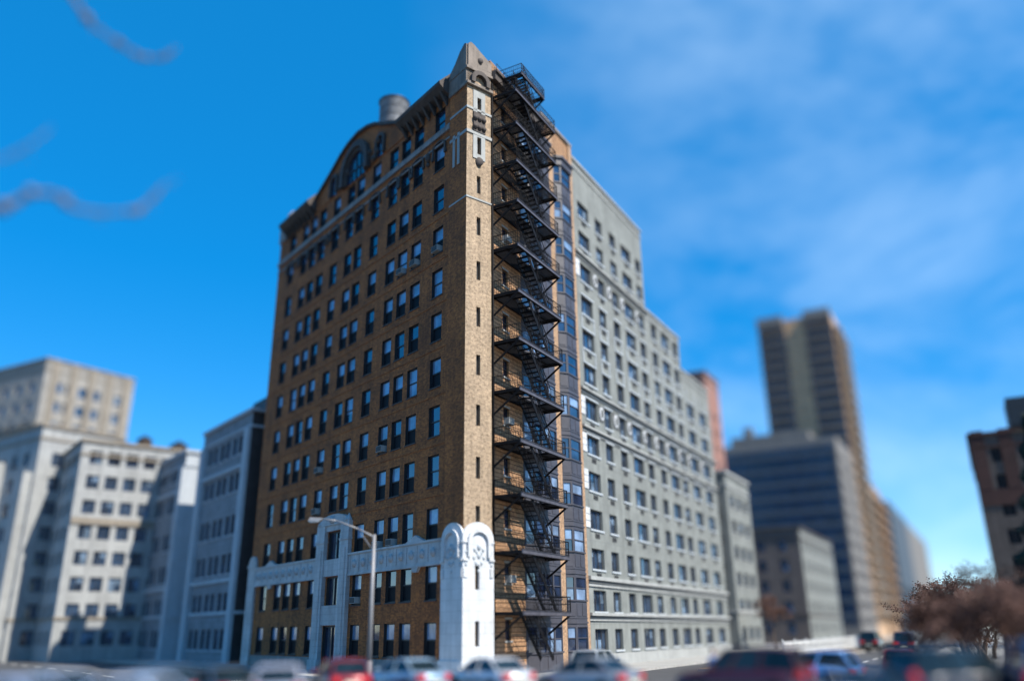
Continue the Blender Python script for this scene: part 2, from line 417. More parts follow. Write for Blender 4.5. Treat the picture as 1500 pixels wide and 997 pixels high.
for c in (11.9, 20.0):
    arch_ring(mb, FL, c, .95, 38.7, 40.0, .28, .06, .3)
    for k in range(4): mb.blob(FL(c + rnd.uniform(-1, 1) * 1.2 + (1.4 if c < 16 else -1.4), .1, 38.9 + k * .45), .3)
mb.build('hood_moulding', ['terradark'], g)
mb = MB(); ap = arch_pts(15.95, 3.1, 38.45, 39.4, sq=1.05); mb.poly([FL(s, .09, z) for s, z in ap])
aw = mb.build('window', ['glass'], g)
mb = MB()
for ds in (-.75, 0, .75): mb.box(FL, 15.95 + ds - .05, 15.95 + ds + .05, .1, .16, 38.45, 40.7)
mb.box(FL, 14.4, 17.5, .1, .163, 39.35, 39.47)
mb.build('mullion', ['frame'], g)
for c in (11.9, 20.0):
    mb = MB(); mb.poly([FL(s, .085, z) for s, z in arch_pts(c, .95, 38.7, 40.0)]); mb.build('window', ['glass'], g)
mb = MB()
for z0, z1, d1 in ((35.9, 36.2, .16), (36.28, 36.42, .1), (35.2, 35.33, .09)): mb.box(FL, 2.02, LEND, -.05, d1, z0, z1)
bl(mb, 'string_course', 'terra')
mb = MB()
for c, s in enumerate(cols):
    arch_ring(mb, FL, s, WW + .1, 34.6, 35.12, .16, 0, .13, sq=.5)
    mb.box(FL, s - WW / 2 - .28, s - WW / 2 - .06, 0, .15, 34.3, 34.62); mb.box(FL, s + WW / 2 + .06, s + WW / 2 + .28, 0, .15, 34.3, 34.62)
for k in range(13):
    s = 4.75 + k * 2.0
    if min(abs(s - c) for c in cols) > .95:
        mb.blob(FL(s, .05, 34.9), .3, .8, .8, 1.4); mb.blob(FL(s, .05, 34.3), .18)
bl(mb, 'hood_moulding', 'terradark')
mb = MB()
for zt in tops[3:10]:
    mb.box(FL, 2.02, LEND, -.02, .035, zt - WH - .62, zt - WH - .5)
bl(mb, 'brick_course', 'brick')
# end finial over the far corner
mb = MB(); mb.box(FL, 29.9, 31.5, -1.6, .15, 38.4, 40.6); mb.lathe(FL(30.7, -.7, 40.6), [(.75, 0), (.85, .15), (.55, .4), (.5, .9), (.25, 1.2), (.02, 1.5)], 10)
bl(mb, 'finial', 'terra')
# windows: double-hung sash with shades behind some panes
def sash_mesh():
    mb = MB(); w, h, t = WW, WH, .07
    mb.box(I, -w / 2, -w / 2 + t, -.02, .05, 0, h); mb.box(I, w / 2 - t, w / 2, -.02, .05, 0, h)
    mb.box(I, -w / 2 + t, w / 2 - t, -.02, .05, 0, t); mb.box(I, -w / 2 + t, w / 2 - t, -.02, .05, h - t, h)
    mb.box(I, -w / 2 + t, w / 2 - t, -.01, .055, h * .5 - .04, h * .5 + .04)
    mb.box(I, -w / 2 - .05, w / 2 + .05, .0, .26, -.09, -.003, 1)
    return mb.mesh('window', ['frame', 'terradark'])
def pane_mesh(kind):
    mb = MB(); w, h, t = WW / 2 - .06, WH, .06
    up = 1 if kind in (1, 2, 4) else 0; lo = 1 if kind in (2,) else (2 if kind in (1, 3) else 0)
    zsplit = h * (.5 if kind != 4 else .62)
    mb.poly([(-w, .012, h * .5), (w, .012, h * .5), (w, .016, h - t), (-w, .016, h - t)], None, up)
    if kind == 4: mb.poly([(-w, -.004, t), (w, -.004, t), (w, -.004, h * .38), (-w, -.004, h * .38)], None, 0); mb.poly([(-w, -.004, h * .38), (w, -.004, h * .38), (w, -.004, h * .5), (-w, -.004, h * .5)], None, 1)
    else: mb.poly([(-w, -.006, t), (w, -.006, t), (w, -.002, h * .5), (-w, -.002, h * .5)], None, lo)
    return mb.mesh('pane', ['glass', 'shade', 'screen'])
sm = sash_mesh(); pm = [pane_mesh(k) for k in range(5)]
order = sorted(winL, key=lambda w: w[0])
near = order[:96]; far = order[96:]
def pick(r):
    x = rnd.random()
    if r >= 9: return 0 if x < .3 else (1 if x < .55 else 3)
    return 1 if x < .55 else (2 if x < .6 else (4 if x < .64 else (3 if x < .9 else 0)))
mb = MB(); mb.box(I, -.36, .36, -.05, .5, .08, .5, 0); mb.box(I, -.32, .32, .501, .515, .12, .46, 1); acm = mb.mesh('window_cooler', ['greytrim', 'vent'])
for s, z, r, c in near:
    w = place('window', sm, B, FL(s, -.2, z) - O, FL.rot)
    p = place('pane', pm[pick(r)], w, (0, 0, 0), R(rnd.uniform(-.6, .6)))
    if rnd.random() < .1 and 0 < r < 10: place('window_cooler', acm, w)
mb = MB()
def add_mesh(mb, me, mat4, moff=0):
    i = len(mb.v); ul = me.uv_layers[0].data
    mb.v += [mat4 @ v.co for v in me.vertices]
    for p in me.polygons:
        mb.f.append([i + k for k in p.vertices]); mb.m.append(p.material_index + moff); mb.sf.append(p.use_smooth)
        mb.uv += [tuple(ul[k].uv) for k in p.loop_indices]
for s, z, r, c in far:
    T = Matrix.Translation(FL(s, -.2, z)) @ Matrix.Rotation(FL.rot, 4, 'Z')
    add_mesh(mb, sm, T, 0); add_mesh(mb, pm[pick(r)], T, 2)
o = bl(mb, 'window', ['frame', 'terradark', 'glass', 'shade', 'screen']); o['kind'] = 'stuff'
for a, b, z0, z1 in ph:
    mb = MB(); t = .09
    mb.box(FL, a, a + t, -.22, -.1, z0, z1); mb.box(FL, b - t, b, -.22, -.1, z0, z1); mb.box(FL, a + t, b - t, -.22, -.1, z1 - t, z1)
    mb.box(FL, (a + b) / 2 - .05, (a + b) / 2 + .05, -.22, -.11, z0, z1 - t)
    w = bl(mb, 'window' if z0 > 1 else 'door', 'frame')
    mb = MB(); mb.poly([FL(a, -.19, z0), FL(b, -.19, z0), FL(b, -.19, z1), FL(a, -.19, z1)]); mb.build('pane', ['glass'], w)
# white terracotta: band, portal, far pilaster
for sa_, sb_, c, s0 in ((2.02, 13.5, 4.9, 2.4), (18.45, 30.0, 26.9, 18.9)):
    mb = MB()
    mb.box(FL, sa_, sb_, -.04, .16, 6.36, 7.62); mb.box(FL, sa_, sb_, -.05, .26, 7.615, 7.74); mb.box(FL, sa_, sb_, -.05, .22, 6.24, 6.365)
    mb.prism(FL, [(c - 1.1, 7.735), (c - .5, 7.95), (c, 8.15), (c + .5, 7.95), (c + 1.1, 7.735)], -.04, .24)
    mb.prism(FL, [(c - .4, 6.235), (c - .2, 5.95), (c + .2, 5.95), (c + .4, 6.235)], -.04, .2)
    for k in range(9):
        mb.blob(FL(s0 + .5 + k * 1.22, .14, 7.0), .24, 1.0, 1.0, 1.2)
        mb.box(FL, s0 + 1.05 + k * 1.22, s0 + 1.13 + k * 1.22, .15, .2, 6.5, 7.5)
    bl(mb, 'terracotta_band', 'shadedwhite')
mb = MB()
for a, b in ((13.5, 14.7), (17.2, 18.45)):
    mb.box(FL, a, b, -.04, .3, 0.1, 10.0); mb.box(FL, a - .08, b + .08, -.04, .36, 8.7, 8.85); mb.box(FL, a - .08, b + .08, -.04, .4, .1, .8)
    mb.box(FL, a + .3, b - .3, .3, .36, 1.2, 8.2)
mb.box(FL, 14.7, 17.2, -.04, .2, 9.5, 10.2); mb.box(FL, 14.7, 17.2, -.04, .2, 6.34, 7.5); mb.box(FL, 14.7, 17.2, -.04, .2, 3.05, 4.36)
mb.prism(FL, arch_pts(15.97, 4.7, 9.9, 9.95, sq=.3), -.04, .32)
for c in (13.9, 18.05): mb.lathe(FL(c, .1, 10.0), [(.3, 0), (.33, .12), (.16, .3), (.02, .55)], 8)
mb.blob(FL(15.97, .34, 10.25), .28)
bl(mb, 'portal', 'shadedwhite')
mb = MB()
mb.box(FL, 30.0, 31.5, -.3, .2, 0, 7.8); mb.box(FL, 29.9, 31.6, -.3, .28, 7.8, 8.0); mb.prism(FL, arch_pts(30.75, 1.5, 8.0, 8.0), -.3, .2)
bl(mb, 'pilaster', 'shadedwhite')
for sa_, sb_ in ((2.02, 13.5), (18.45, 30)):
    mb = MB(); mb.box(FL, sa_, sb_, -.04, .1, .1, .95); bl(mb, 'plinth', 'terra')
# corner tower
mb = MB(); e = .07
slits = [2.4, 5.4, 8.8, 11.7, 14.9, 18.1, 21.3, 24.5, 27.7, 30.8, 33.8, 37.0]
sh = [(.785, 1.095, z - .66, z + .66) for z in slits]
FT2 = frame(O - dT * e - dL * e, dT, -dL); shh = [(a + e, b + e, c, d) for a, b, c, d in sh]
facade(mb, FT2, 0, TW + e, 0, 40.3, shh, .3)
mb.poly([FT2(0, 0, 0), FT2(0, -2.05, 0), FT2(0, -2.05, 40.3), FT2(0, 0, 40.3)], None, 1)  # same tower brick, coloured darker to paint its shaded side
mb.poly([FT2(0, -2.05, 0), FT2(.3, -2.05, 0), FT2(.3, -2.05, 40.3), FT2(0, -2.05, 40.3)])
mb.poly([FT2(TW + e, 0, 0), FT2(TW + e, -1.6, 0), FT2(TW + e, -1.6, 40.3), FT2(TW + e, 0, 40.3)])
mb.poly([FT2(TW + e, -2.05, 37), FT2(0, -2.05, 37), FT2(0, -2.05, 40.3), FT2(TW + e, -2.05, 40.3)])
tw = bl(mb, 'corner_tower', ['buff', 'brick'])
for a, b, c, d in shh:
    mb = MB(); mb.box(FT2, a, b, -.3, -.24, c, d); mb.build('slit_window', ['frame'], tw)
# tower crown
crown = [(0, 39.9), (0, 41.85), (.22, 42.05), (.5, 41.95), (1.0, 41.6), (1.5, 41.3), (TW + e, 40.95), (TW + e, 39.9)]
FT3 = frame(FT2(0, 0, 0), dL, -dT)
mb = MB(); mb.prism(FT2, crown, -.5, .12)
mb.prism(FT3, [(0.0, 38.4), (0, 41.85), (.25, 42.0), (.8, 41.6), (1.4, 40.9), (2.1, 40.3), (2.1, 38.4)], -.5, .1)
mb.box(FT2, TW + e - .4, TW + e + .0, -2, .13, 40.2, 40.9)
mb.box(FT2, -.12, TW + e + .06, -2.1, .22, 38.45, 38.66); mb.box(FT2, -.14, TW + e + .08, -2.1, .16, 39.75, 39.95)
c = tw_c = mb.build('crown', ['capstone'], tw)
mb = MB(); arch_ring(mb, FT2, .98, .95, 38.66, 38.95, .32, .0, .34, 0); mb.lathe((0, 0, 0), [(.001, 0)], 4)
mb.blob(FT2(1.0, .12, 40.75), .26, 1, .6, 1)
for z in (32.55,): mb.blob(FT2(.95, .0, z), .38, 1, .5, 1)
mb.box(FT2, .5, 1.5, 0, .12, 34.85, 36.4)
for k in range(6): mb.blob(FT2(.62 + (k % 3) * .36, .12, 35.2 + (k // 3) * .7), .2)
mb.build('ornament', ['terradark'], tw)
mb = MB()
mb.box(FT2, -.05, TW + e + .04, -2.0, .08, 34.6, 34.82); mb.box(FT2, -.05, TW + e + .04, -2.0, .06, 36.55, 36.72); mb.box(FT2, -.03, TW + e + .02, -2.0, .05, 29.6, 29.72)
for z, hh in ((33.8, 1.05), (37.0, 1.2)):
    mb.box(FT2, .5, .84, 0, .06, z - hh, z + hh); mb.box(FT2, 1.18, 1.52, 0, .06, z - hh, z + hh); mb.box(FT2, .84, 1.18, 0, .06, z + .67, z + hh); mb.box(FT2, .84, 1.18, 0, .06, z - hh, z - .67)
mb.box(FL, .75, 1.0, .07, .12, 32.5, 35.0); mb.box(FL, 1.3, 1.55, .07, .12, 32.5, 35.0)
mb.build('stone_trim', ['greytrim'], tw)
# white base of the tower, arched head with relief on both faces
mb = MB()
def base_face(fr, w):
    holes = [(.94 + e - .155, .94 + e + .155, z - .66, z + .66) for z in slits[:2]] if fr is FTb else []
    facade(mb, fr, 0, w, 0, 7.55, holes, .2)
    o = [(0, 7.55)] + [(w / 2 - w / 2 * math.cos(math.pi * k / 12), 7.55 + .95 * math.sin(math.pi * k / 12)) for k in range(1, 12)] + [(w, 7.55)]
    mb.prism(fr, o, -.35, 0.0)
    arch_ring(mb, fr, w / 2, 1.2, 6.5, 7.35, .22, .0, .16, 0, 10, .95)
    for k in (0, w - .36):
        mb.box(fr, k + .002, k + .358, 0, .1, 6.3, 6.42); mb.box(fr, k + .002, k + .358, 0, .07, 7.3, 7.4); mb.box(fr, k + .06, k + .3, 0, .06, 5.4, 5.9)
    mb.box(fr, -.05, w + .05, -.02, .08, .14, 1.0)
FTb = frame(FT2(-.14, .14, 0), dT, -dL); FLb = frame(FTb(0, 0, 0), dL, -dT)
base_face(FTb, TW + e + .16); base_face(FLb, 2.2)
wb = mb.build('tower_base', ['white'], tw)
for fr, w in ((FTb, TW + e + .16), (FLb, 2.2)):
    mb = MB(); c = w / 2
    for dx, z, r in ((0, 7.1, .2), (-.3, 6.95, .14), (.3, 6.95, .14), (-.35, 6.5, .13), (.35, 6.5, .13), (0, 6.6, .17), (-.2, 6.2, .12), (.2, 6.2, .12), (0, 6.1, .1), (-.15, 6.8, .1), (.18, 6.75, .1), (-.9, 6.8, .1), (.9, 6.8, .1), (.9, 6.1, .12), (-.9, 6.1, .12), (0, 5.75, .1)):
        mb.blob(fr(c + dx, .01, z), r, .85, .45, 1.0)
    mb.build('relief', ['whiteblue'], tw)
for o_ in (wb,): pass
# the sunlit side: small windows, bays
def small_mesh():
    mb = MB(); w, h, t = .75, 1.15, .06
    mb.box(I, -w / 2, -w / 2 + t, -.02, .05, 0, h); mb.box(I, w / 2 - t, w / 2, -.02, .05, 0, h); mb.box(I, -w / 2 + t, w / 2 - t, -.02, .05, h - t, h); mb.box(I, -w / 2 + t, w / 2 - t, -.02, .05, 0, t)
    mb.box(I, -w / 2 + t, w / 2 - t, -.01, .055, h / 2 - .03, h / 2 + .03)
    mb.box(I, -w / 2 - .08, w / 2 + .08, .0, .25, -.1, -.003, 1); mb.box(I, -w / 2 - .06, w / 2 + .06, .195, .23, h + .003, h + .14, 1)
    return mb.mesh('window', ['frame', 'greytrim'])
smm = small_mesh()
mb = MB(); mb.poly([(-.32, 0, .05), (.32, 0, .05), (.32, 0, 1.1), (-.32, 0, 1.1)]); spm = mb.mesh('pane', ['glass'])
for a, b, z0, z1 in swins:
    w = place('window', smm, B, FR((a + b) / 2, -.19, z0) - O, FR.rot); place('pane', spm, w)
for k in (1, 4, 8):
    acs = MB(); acs.box(FR, 1.6, 2.25, -.1, .4, 18.02 + 3.2 * (k - 5), 18.45 + 3.2 * (k - 5)); bl(acs, 'window_cooler', 'greytrim')
def bay(sa, sb, fa, fb, pr):
    pl = [(sa, 0), (fa, pr), (fb, pr), (sb, 0)]
    def ring(mb, z0, z1, grow=0, m=0):
        p2 = [(sa - grow, 0), (fa - grow * .6, pr + grow), (fb + grow * .6, pr + grow), (sb + grow, 0)]
        lo = [FR(s, d, z0) for s, d in p2]; hi = [FR(s, d, z1) for s, d in p2]
        for i in range(3): mb.poly([lo[i], lo[i + 1], hi[i + 1], hi[i]], None, m)
        mb.poly(hi, None, m); mb.poly(lo[::-1], None, m)
    for k in range(-5, 7):
        zt = 18.8 + 3.2 * k; zb = zt - 1.62
        z0 = zb - 1.58
        mb = MB(); ring(mb, max(.14, z0), zb); ring(mb, zb + .002, zb + .1, .07); ring(mb, max(.16, z0 + .15), max(.2, z0 + .27), .05); ring(mb, zb - 1.1, zb - 1.04, .03)
        for i in range(3):   # raised panels on the spandrel
            a, b = Vector(FR(*pl[i], 0)), Vector(FR(*pl[i + 1], 0)); n = (b - a).normalized(); out = Vector((n.y, -n.x, 0)); L_ = (b - a).length
            q = 1 if L_ < 1.2 else 2 if L_ < 2.2 else 3
            for j in range(q):
                x0, x1 = L_ * j / q + .1, L_ * (j + 1) / q - .1
                if x1 - x0 < .1: continue
                fr = frame(a, n, out); mb.box(fr, x0, x1, -.005, .025, zb - .95, zb - .12)
        p = bl(mb, 'bay_spandrel', 'slate')
        mb = MB(); mg = MB()
        for i in range(3):
            a, b = Vector(FR(*pl[i], 0)), Vector(FR(*pl[i + 1], 0)); n = (b - a).normalized(); out = Vector((n.y, -n.x, 0)); L_ = (b - a).length
            fr = frame(a, n, out); q = 1 if L_ < 2.2 else 3
            z0_, z1_ = zb + .1, zt
            mb.box(fr, 0, L_, -.1, .015, z1_ - .08, z1_ + .02)
            for j in range(q + 1):
                x = L_ * j / q; wd = .11 if j in (0, q) else .09
                mb.box(fr, max(0, x - wd), min(L_, x + wd), -.1, .02, z0_, z1_ - .08)
            mb.box(fr, .05, L_ - .05, -.08, -.0, (z0_ + z1_) / 2 - .03, (z0_ + z1_) / 2 + .03)
            for j in range(q):
                x0, x1 = L_ * j / q, L_ * (j + 1) / q; zm = (z0_ + z1_) / 2
                up = 1 if rnd.random() < .35 else 0; lo_ = 1 if rnd.random() < .15 else 0
                dd = rnd.uniform(-.01, .01)
                mg.poly([fr(x0, -.05, zm), fr(x1, -.05 + dd, zm), fr(x1, -.05 + dd, z1_), fr(x0, -.05, z1_)], None, up)
                mg.poly([fr(x0, -.055, z0_), fr(x1, -.055 + dd, z0_), fr(x1, -.055 + dd, zm), fr(x0, -.055, zm)], None, lo_)
        w = mb.build('bay_window', ['slate'], B, -O); mg.build('pane', ['glass', 'shade'], w)
    mb = MB(); ring(mb, 38.02, 38.6, .12); ring(mb, 38.605, 38.8, .25); bl(mb, 'bay_cap', 'slate')
bay(4.1, 8.75, 4.75, 8.1, .5); bay(9.75, 12.6, 10.3, 12.05, .5)
for a, b in ((8.86, 9.62), (12.68, 13.33)):
    mb = MB(); mb.box(FR, a, b, -.05, .12, 0.14, 41.45); bl(mb, 'brick_pier', 'buffpier')
mb = MB(); mb.box(FR, .02, 7.6, -.3, .45, 39.75, 40.33); mb.box(FR, .02, 7.6, -.3, .6, 40.32, 40.5)
bl(mb, 'cornice', 'terradark')
mb = MB(); mb.box(FR, 7.62, 13.33, -.45, .18, 41.5, 41.72); bl(mb, 'coping', 'terra')
mb = MB(); mb.bar(FR(.1, .12, .2), FR(.1, .12, 39.6), .06); bl(mb, 'downpipe', 'iron')
for k in range(11):
    pass

# ------------------------------------------------------------------ fire escape
FE = thing('fire_escape', 'black iron fire escape zigzagging down the sunlit side of the brown brick block', 'fire escape', FR(3.2, 1, 0))
feo = FE.location.copy()
S0, S1, D1 = .08, 6.25, 2.05
levels = [3.5, 6.85, 10.1, 13.3, 16.55, 19.8, 23.05, 26.3, 29.55, 32.6, 35.6, 38.3, 40.3]
for k, zp in enumerate(levels):
    if k == 12: S0, S1 = 1.0, 4.6
    mb = MB()
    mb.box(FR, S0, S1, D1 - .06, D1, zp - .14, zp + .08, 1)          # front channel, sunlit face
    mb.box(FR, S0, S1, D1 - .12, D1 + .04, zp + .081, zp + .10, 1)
    mb.box(FR, S0, S1, D1 - .12, D1 + .03, zp - .16, zp - .141, 0)
    for s in (S0, S1 - .07): mb.box(FR, s, s + .07, .02, D1 - .062, zp - .13, zp + .06)
    for s in (S0 + .35, S1 - .4): mb.box(FR, s, s + .06, .05, D1 - .062, zp - .1, zp - .02)
    mb.box(FR, S0 + .072, S1 - .072, .02, .08, zp - .1, zp + .05)
    mb.box(FR, S0 + .072, S1 - .072, .98, 1.04, zp - .1, zp + .03)
    d = .12
    while d < .95:
        mb.box(FR, S0 + .08, S1 - .08, d, d + .045, zp - .012, zp + .03); d += .085
    while d < D1 - .1:
        for a, b in ((S0 + .08, 1.25), (4.35, S1 - .08)):
            if d > 1.05: mb.box(FR, a, b, d, d + .045, zp - .012, zp + .03)
        d += .085
    for s in (1.22, 4.32): mb.box(FR, s, s + .05, 1.05, D1 - .07, zp - .1, zp + .03)
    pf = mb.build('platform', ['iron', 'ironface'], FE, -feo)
    mb = MB(); h = .98
    if k == 12: h = .8
    for hz, r in ((h, .026), (h * .55, .017), (.16, .017)):
        mb.bar(FR(S0, D1 - .02, zp + hz), FR(S1, D1 - .02, zp + hz), r, 5)
        for s in (S0 + .02, S1 - .02): mb.bar(FR(s, .03, zp + hz), FR(s, D1 - .02, zp + hz), r, 5)
    n = 40
    for j in range(n + 1): mb.bar(FR(S0 + (S1 - S0) * j / n, D1 - .02, zp + .1), FR(S0 + (S1 - S0) * j / n, D1 - .02, zp + h), .011, 4, cap=False)
    for j in range(13):
        for s in (S0 + .02, S1 - .02): mb.bar(FR(s, .05 + (D1 - .1) * j / 12, zp + .06), FR(s, .05 + (D1 - .1) * j / 12, zp + h), .011, 4, cap=False)
    for s, d_ in ((S0 + .02, D1 - .03), (S1 - .02, D1 - .03), ((S0 + S1) / 2, D1 - .03)): mb.bar(FR(s, d_, zp), FR(s, d_, zp + h + .03), .018, 5)
    mb.build('railing', ['iron'], pf)
    for s in (S0 + .035, S1 - .05):
        mb = MB(); zl = max(.3, zp - 1.5)
        mb.flat(FR(s, D1 - .12, zp - .14), FR(s, .03, zl), .07, .12); mb.box(FR, s - .04, s + .04, .0, .05, zl - .2, zp - .13)
        mb.build('bracket', ['iron'], pf)
    zq = levels[k - 1] if k else .9
    mb = MB(); sa, sb = 1.45, 1.45 + 3.0 * (zp - zq) / 3.25
    for d_ in (1.12, 1.93):
        mb.flat(FR(sa, d_, zp - .02), FR(sb, d_, zq + .03), .04, .27)
    n = 13
    for j in range(1, n):
        t = j / n; s = sa + (sb - sa) * t; z = zp + (zq - zp) * t
        mb.box(FR, s - .125, s - .02, 1.14, 1.91, z - .015, z + .015); mb.box(FR, s + .02, s + .105, 1.14, 1.91, z - .015, z + .015)
    st = mb.build('stair_flight', ['iron'], FE, -feo)
    mb = MB()
    for d_ in (1.1, 1.96):
        mb.bar(FR(sa, d_, zp + .85), FR(sb, d_, zq + .9), .028, 5); mb.bar(FR(sa, d_, zp + .42), FR(sb, d_, zq + .46), .016, 5)
        for j in range(7): mb.bar(FR(sa + (sb - sa) * j / 6, d_, zp + (zq - zp) * j / 6 - .02), FR(sa + (sb - sa) * j / 6, d_, zp + (zq - zp) * j / 6 + .87), .016, 4)
    mb.build('handrail', ['iron'], st)
mb = MB()
for s in (3.6, 4.1):
    mb.bar(FR(s, .95, 40.3), FR(s, .95, 42.2), .04); mb.bar(FR(s, .95, 42.2), FR(s, -.7, 42.2), .04); mb.bar(FR(s, -.7, 42.2), FR(s, -.7, 39.5), .04)
for j in range(6): mb.bar(FR(3.6, .95, 40.5 + j * .27), FR(4.1, .95, 40.5 + j * .27), .018, 5)
mb.build('ladder', ['iron'], FE, -feo)
mb = MB()
for j in range(6):
    s = .6 + j * 1.1; mb.bar(FR(s, .2, 40.45), FR(s, .2, 41.5), .02)
mb.bar(FR(.6, .2, 41.5), FR(6.1, .2, 41.5), .02); mb.bar(FR(.6, .2, 41.0), FR(6.1, .2, 41.0), .016)
mb.build('roof_railing', ['iron'], FE, -feo)

# roof tank, standing behind the gable
tc_ = Vector((-10.45, 63.1, 39.3))
TK = thing('water_tank', 'pale round water tank with low conical cap behind the gable on the brown brick roof', 'water tank', tc_)
mb = MB(); mb.lathe((0, 0, 0), [(.001, 5.2), (1.25, 5.2), (1.3, 5.4), (1.3, 8.3), (1.34, 8.35), (1.34, 8.5)], 24); mb.build('tank_body', ['tank'], TK)
mb = MB(); mb.lathe((0, 0, 0), [(1.42, 8.5), (1.42, 8.58), (.7, 8.95), (.02, 9.2)], 24); mb.build('tank_cap', ['darkmetal'], TK)
mb = MB()
for z in (5.9, 6.7, 7.6): mb.lathe((0, 0, z), [(1.31, 0), (1.335, .03), (1.31, .06)], 24)
mb.build('hoop', ['darkmetal'], TK)
for sx in (-1, 1):
    for sy in (-1, 1):
        mb = MB(); mb.bar((sx * .85, sy * .85, 0), (sx * .85, sy * .85, 5.25), .1); mb.build('leg', ['darkmetal'], TK)
mb = MB()
for sx in (-1, 1): mb.bar((sx * .85, -.85, .3), (sx * .85, .85, 4.9), .04); mb.bar((-.85, sx * .85, .3), (.85, sx * .85, 4.9), .04)
mb.build('brace', ['darkmetal'], TK)

# ------------------------------------------------------------------ generic buildings
def win_mesh(w, h, split=2, glass='glassgrey', alt='curtain', frm='frame2', p=.3, sill=None, vent=False, depth=.2):
    mb = MB(); t = .06
    mb.box(I, -w / 2, -w / 2 + t, -.02, .05, 0, h); mb.box(I, w / 2 - t, w / 2, -.02, .05, 0, h)
    mb.box(I, -w / 2 + t, w / 2 - t, -.02, .05, 0, t); mb.box(I, -w / 2 + t, w / 2 - t, -.02, .05, h - t, h)
    for j in range(1, split): mb.box(I, -w / 2 + w * j / split - .03, -w / 2 + w * j / split + .03, -.02, .052, t, h - t)
    if sill: mb.box(I, -w / 2 - .1, w / 2 + .1, -.0, depth + .08, -.14, -.003, 1)
    return mb.mesh('window', [frm, sill or frm])
def panes_mesh(w, h, split, glass, alt, p):
    mb = MB(); t = .05
    for j in range(split):
        x0, x1 = -w / 2 + w * j / split, -w / 2 + w * (j + 1) / split
        a = 1 if rnd.random() < p else 0; z = h * rnd.choice([.4, .5, .6]); b = 1 if rnd.random() < p * .5 else 0
        e_ = rnd.uniform(-.008, .008)
        mb.poly([(x0, 0, z), (x1, e_, z), (x1, e_, h), (x0, 0, h)], None, a); mb.poly([(x0, 0, 0), (x1, e_, 0), (x1, e_, z), (x0, 0, z)], None, b)
    return mb.mesh('pane', [glass, alt])
def put_windows(par, base, fr, wins, maxn=100, sill=None, vent=False, depth=.2, glass='glassgrey', alt='curtain', frm='frame2', p=.22, d=0, subs=True):
    """wins: (centre, width, zbottom, height); nearest maxn become parts, the rest one stuff part"""
    cache = {}
    wins = sorted(wins, key=lambda w: (fr(w[0], 0, w[2] + w[3] / 2) - CAM).length / (w[1] * w[3]) ** .5)
    rest = MB(); nm = 0
    mats = [frm, sill or frm, glass, alt]
    for i, (c, w, zb, h) in enumerate(wins):
        k = (round(w, 2), round(h, 2)); split = 1 if w < 1.2 else (2 if w < 2 else 3)
        if k not in cache: cache[k] = (win_mesh(w, h, split, frm=frm, sill=sill, depth=depth), [panes_mesh(w, h, split, glass, alt, p) for _ in range(5)])
        a, b = cache[k]
        if i < maxn:
            o = place('window', a, par, fr(c, d - depth, zb) - base, fr.rot)
            place('pane', rnd.choice(b), o)
            if vent:
                mv = vent if not isinstance(vent, bool) else None
                place('vent', mv, o, (0, depth, -.62))
        else:
            T = Matrix.Translation(fr(c, d - depth, zb)) @ Matrix.Rotation(fr.rot, 4, 'Z')
            add_mesh(rest, a, T, 0); add_mesh(rest, rnd.choice(b), T, 2); nm += 1
            if vent: add_mesh(rest, vent, T @ Matrix.Translation((0, depth, -.62)), 4)
    if nm:
        o = rest.build('window', mats + (['vent', 'greytrim'] if vent else []), par, -base); o['kind'] = 'stuff'

def grid(L, n, w, z0, dz, rows, h, margin=1.2):
    step = (L - 2 * margin) / n
    return [(margin + step * (i + .5), w, z0 + dz * r, h) for r in range(rows) for i in range(n)]
def block(name, label, cat, near, dA, lenA, dB, lenB, H, mat, gA=None, gB=None, trim=None, roofmat='roofing', depth=.2, pen=None, sidemat=None, group=None, maxn=50, parapet=.7, **kw):
    near = Vector((near.x, near.y, 0)); b = thing(name, label, cat, near, 0, group)
    nA = Vector((dA.y, -dA.x, 0)); nA = nA if nA.dot(dB) < 0 else -nA
    nB = Vector((dB.y, -dB.x, 0)); nB = nB if nB.dot(dA) < 0 else -nB
    fA, fB = frame(near, dA, nA), frame(near, dB, nB)
    mb = MB()
    hz = lambda g: [(c - w / 2, c + w / 2, z, z + h) for c, w, z, h in (g or [])]
    facade(mb, fA, 0, lenA, 0, H, hz(gA), depth); facade(mb, fB, 0, lenB, 0, H, hz(gB), depth, 1)
    p1, p2, p3 = near + dA * lenA, near + dA * lenA + dB * lenB, near + dB * lenB; up = Vector((0, 0, H))
    mb.poly([p1, p2, p2 + up, p1 + up]); mb.poly([p2, p3, p3 + up, p2 + up])
    for f_, l_ in ((fA, lenA), (fB, lenB)): mb.box(f_, 0.002, l_, -.3, -.02, H - .5, H - .003)
    mb.build('wall', [mat, sidemat or mat], b, -near)
    mb = MB(); z = Vector((0, 0, H - parapet)); mb.poly([near + z, p1 + z, p2 + z, p3 + z]); mb.build('roof', [roofmat], b, -near)
    if trim:
        mb = MB()
        for f_, l_ in ((fA, lenA), (fB, lenB)):
            mb.box(f_, -.2, l_, -.1, .22 if f_ is fA else .221, H + .002, H + .35)
        mb.build('cornice', [trim], b, -near)
        for z0_, z1_ in ((H - 1.5, H - 1.25), (4.2, 4.5)):
            mb = MB()
            for f_, l_ in ((fA, lenA), (fB, lenB)): mb.box(f_, -.1, l_, -.02, .12 if f_ is fA else .121, z0_, z1_)
            mb.build('string_course', [trim], b, -near)
    if gA: put_windows(b, near, fA, gA, maxn, depth=depth, **kw)
    if gB: put_windows(b, near, fB, gB, max(1, 100 - min(maxn, len(gA or []))) if gA else 100, depth=depth, **kw)
    return b, fA, fB, near

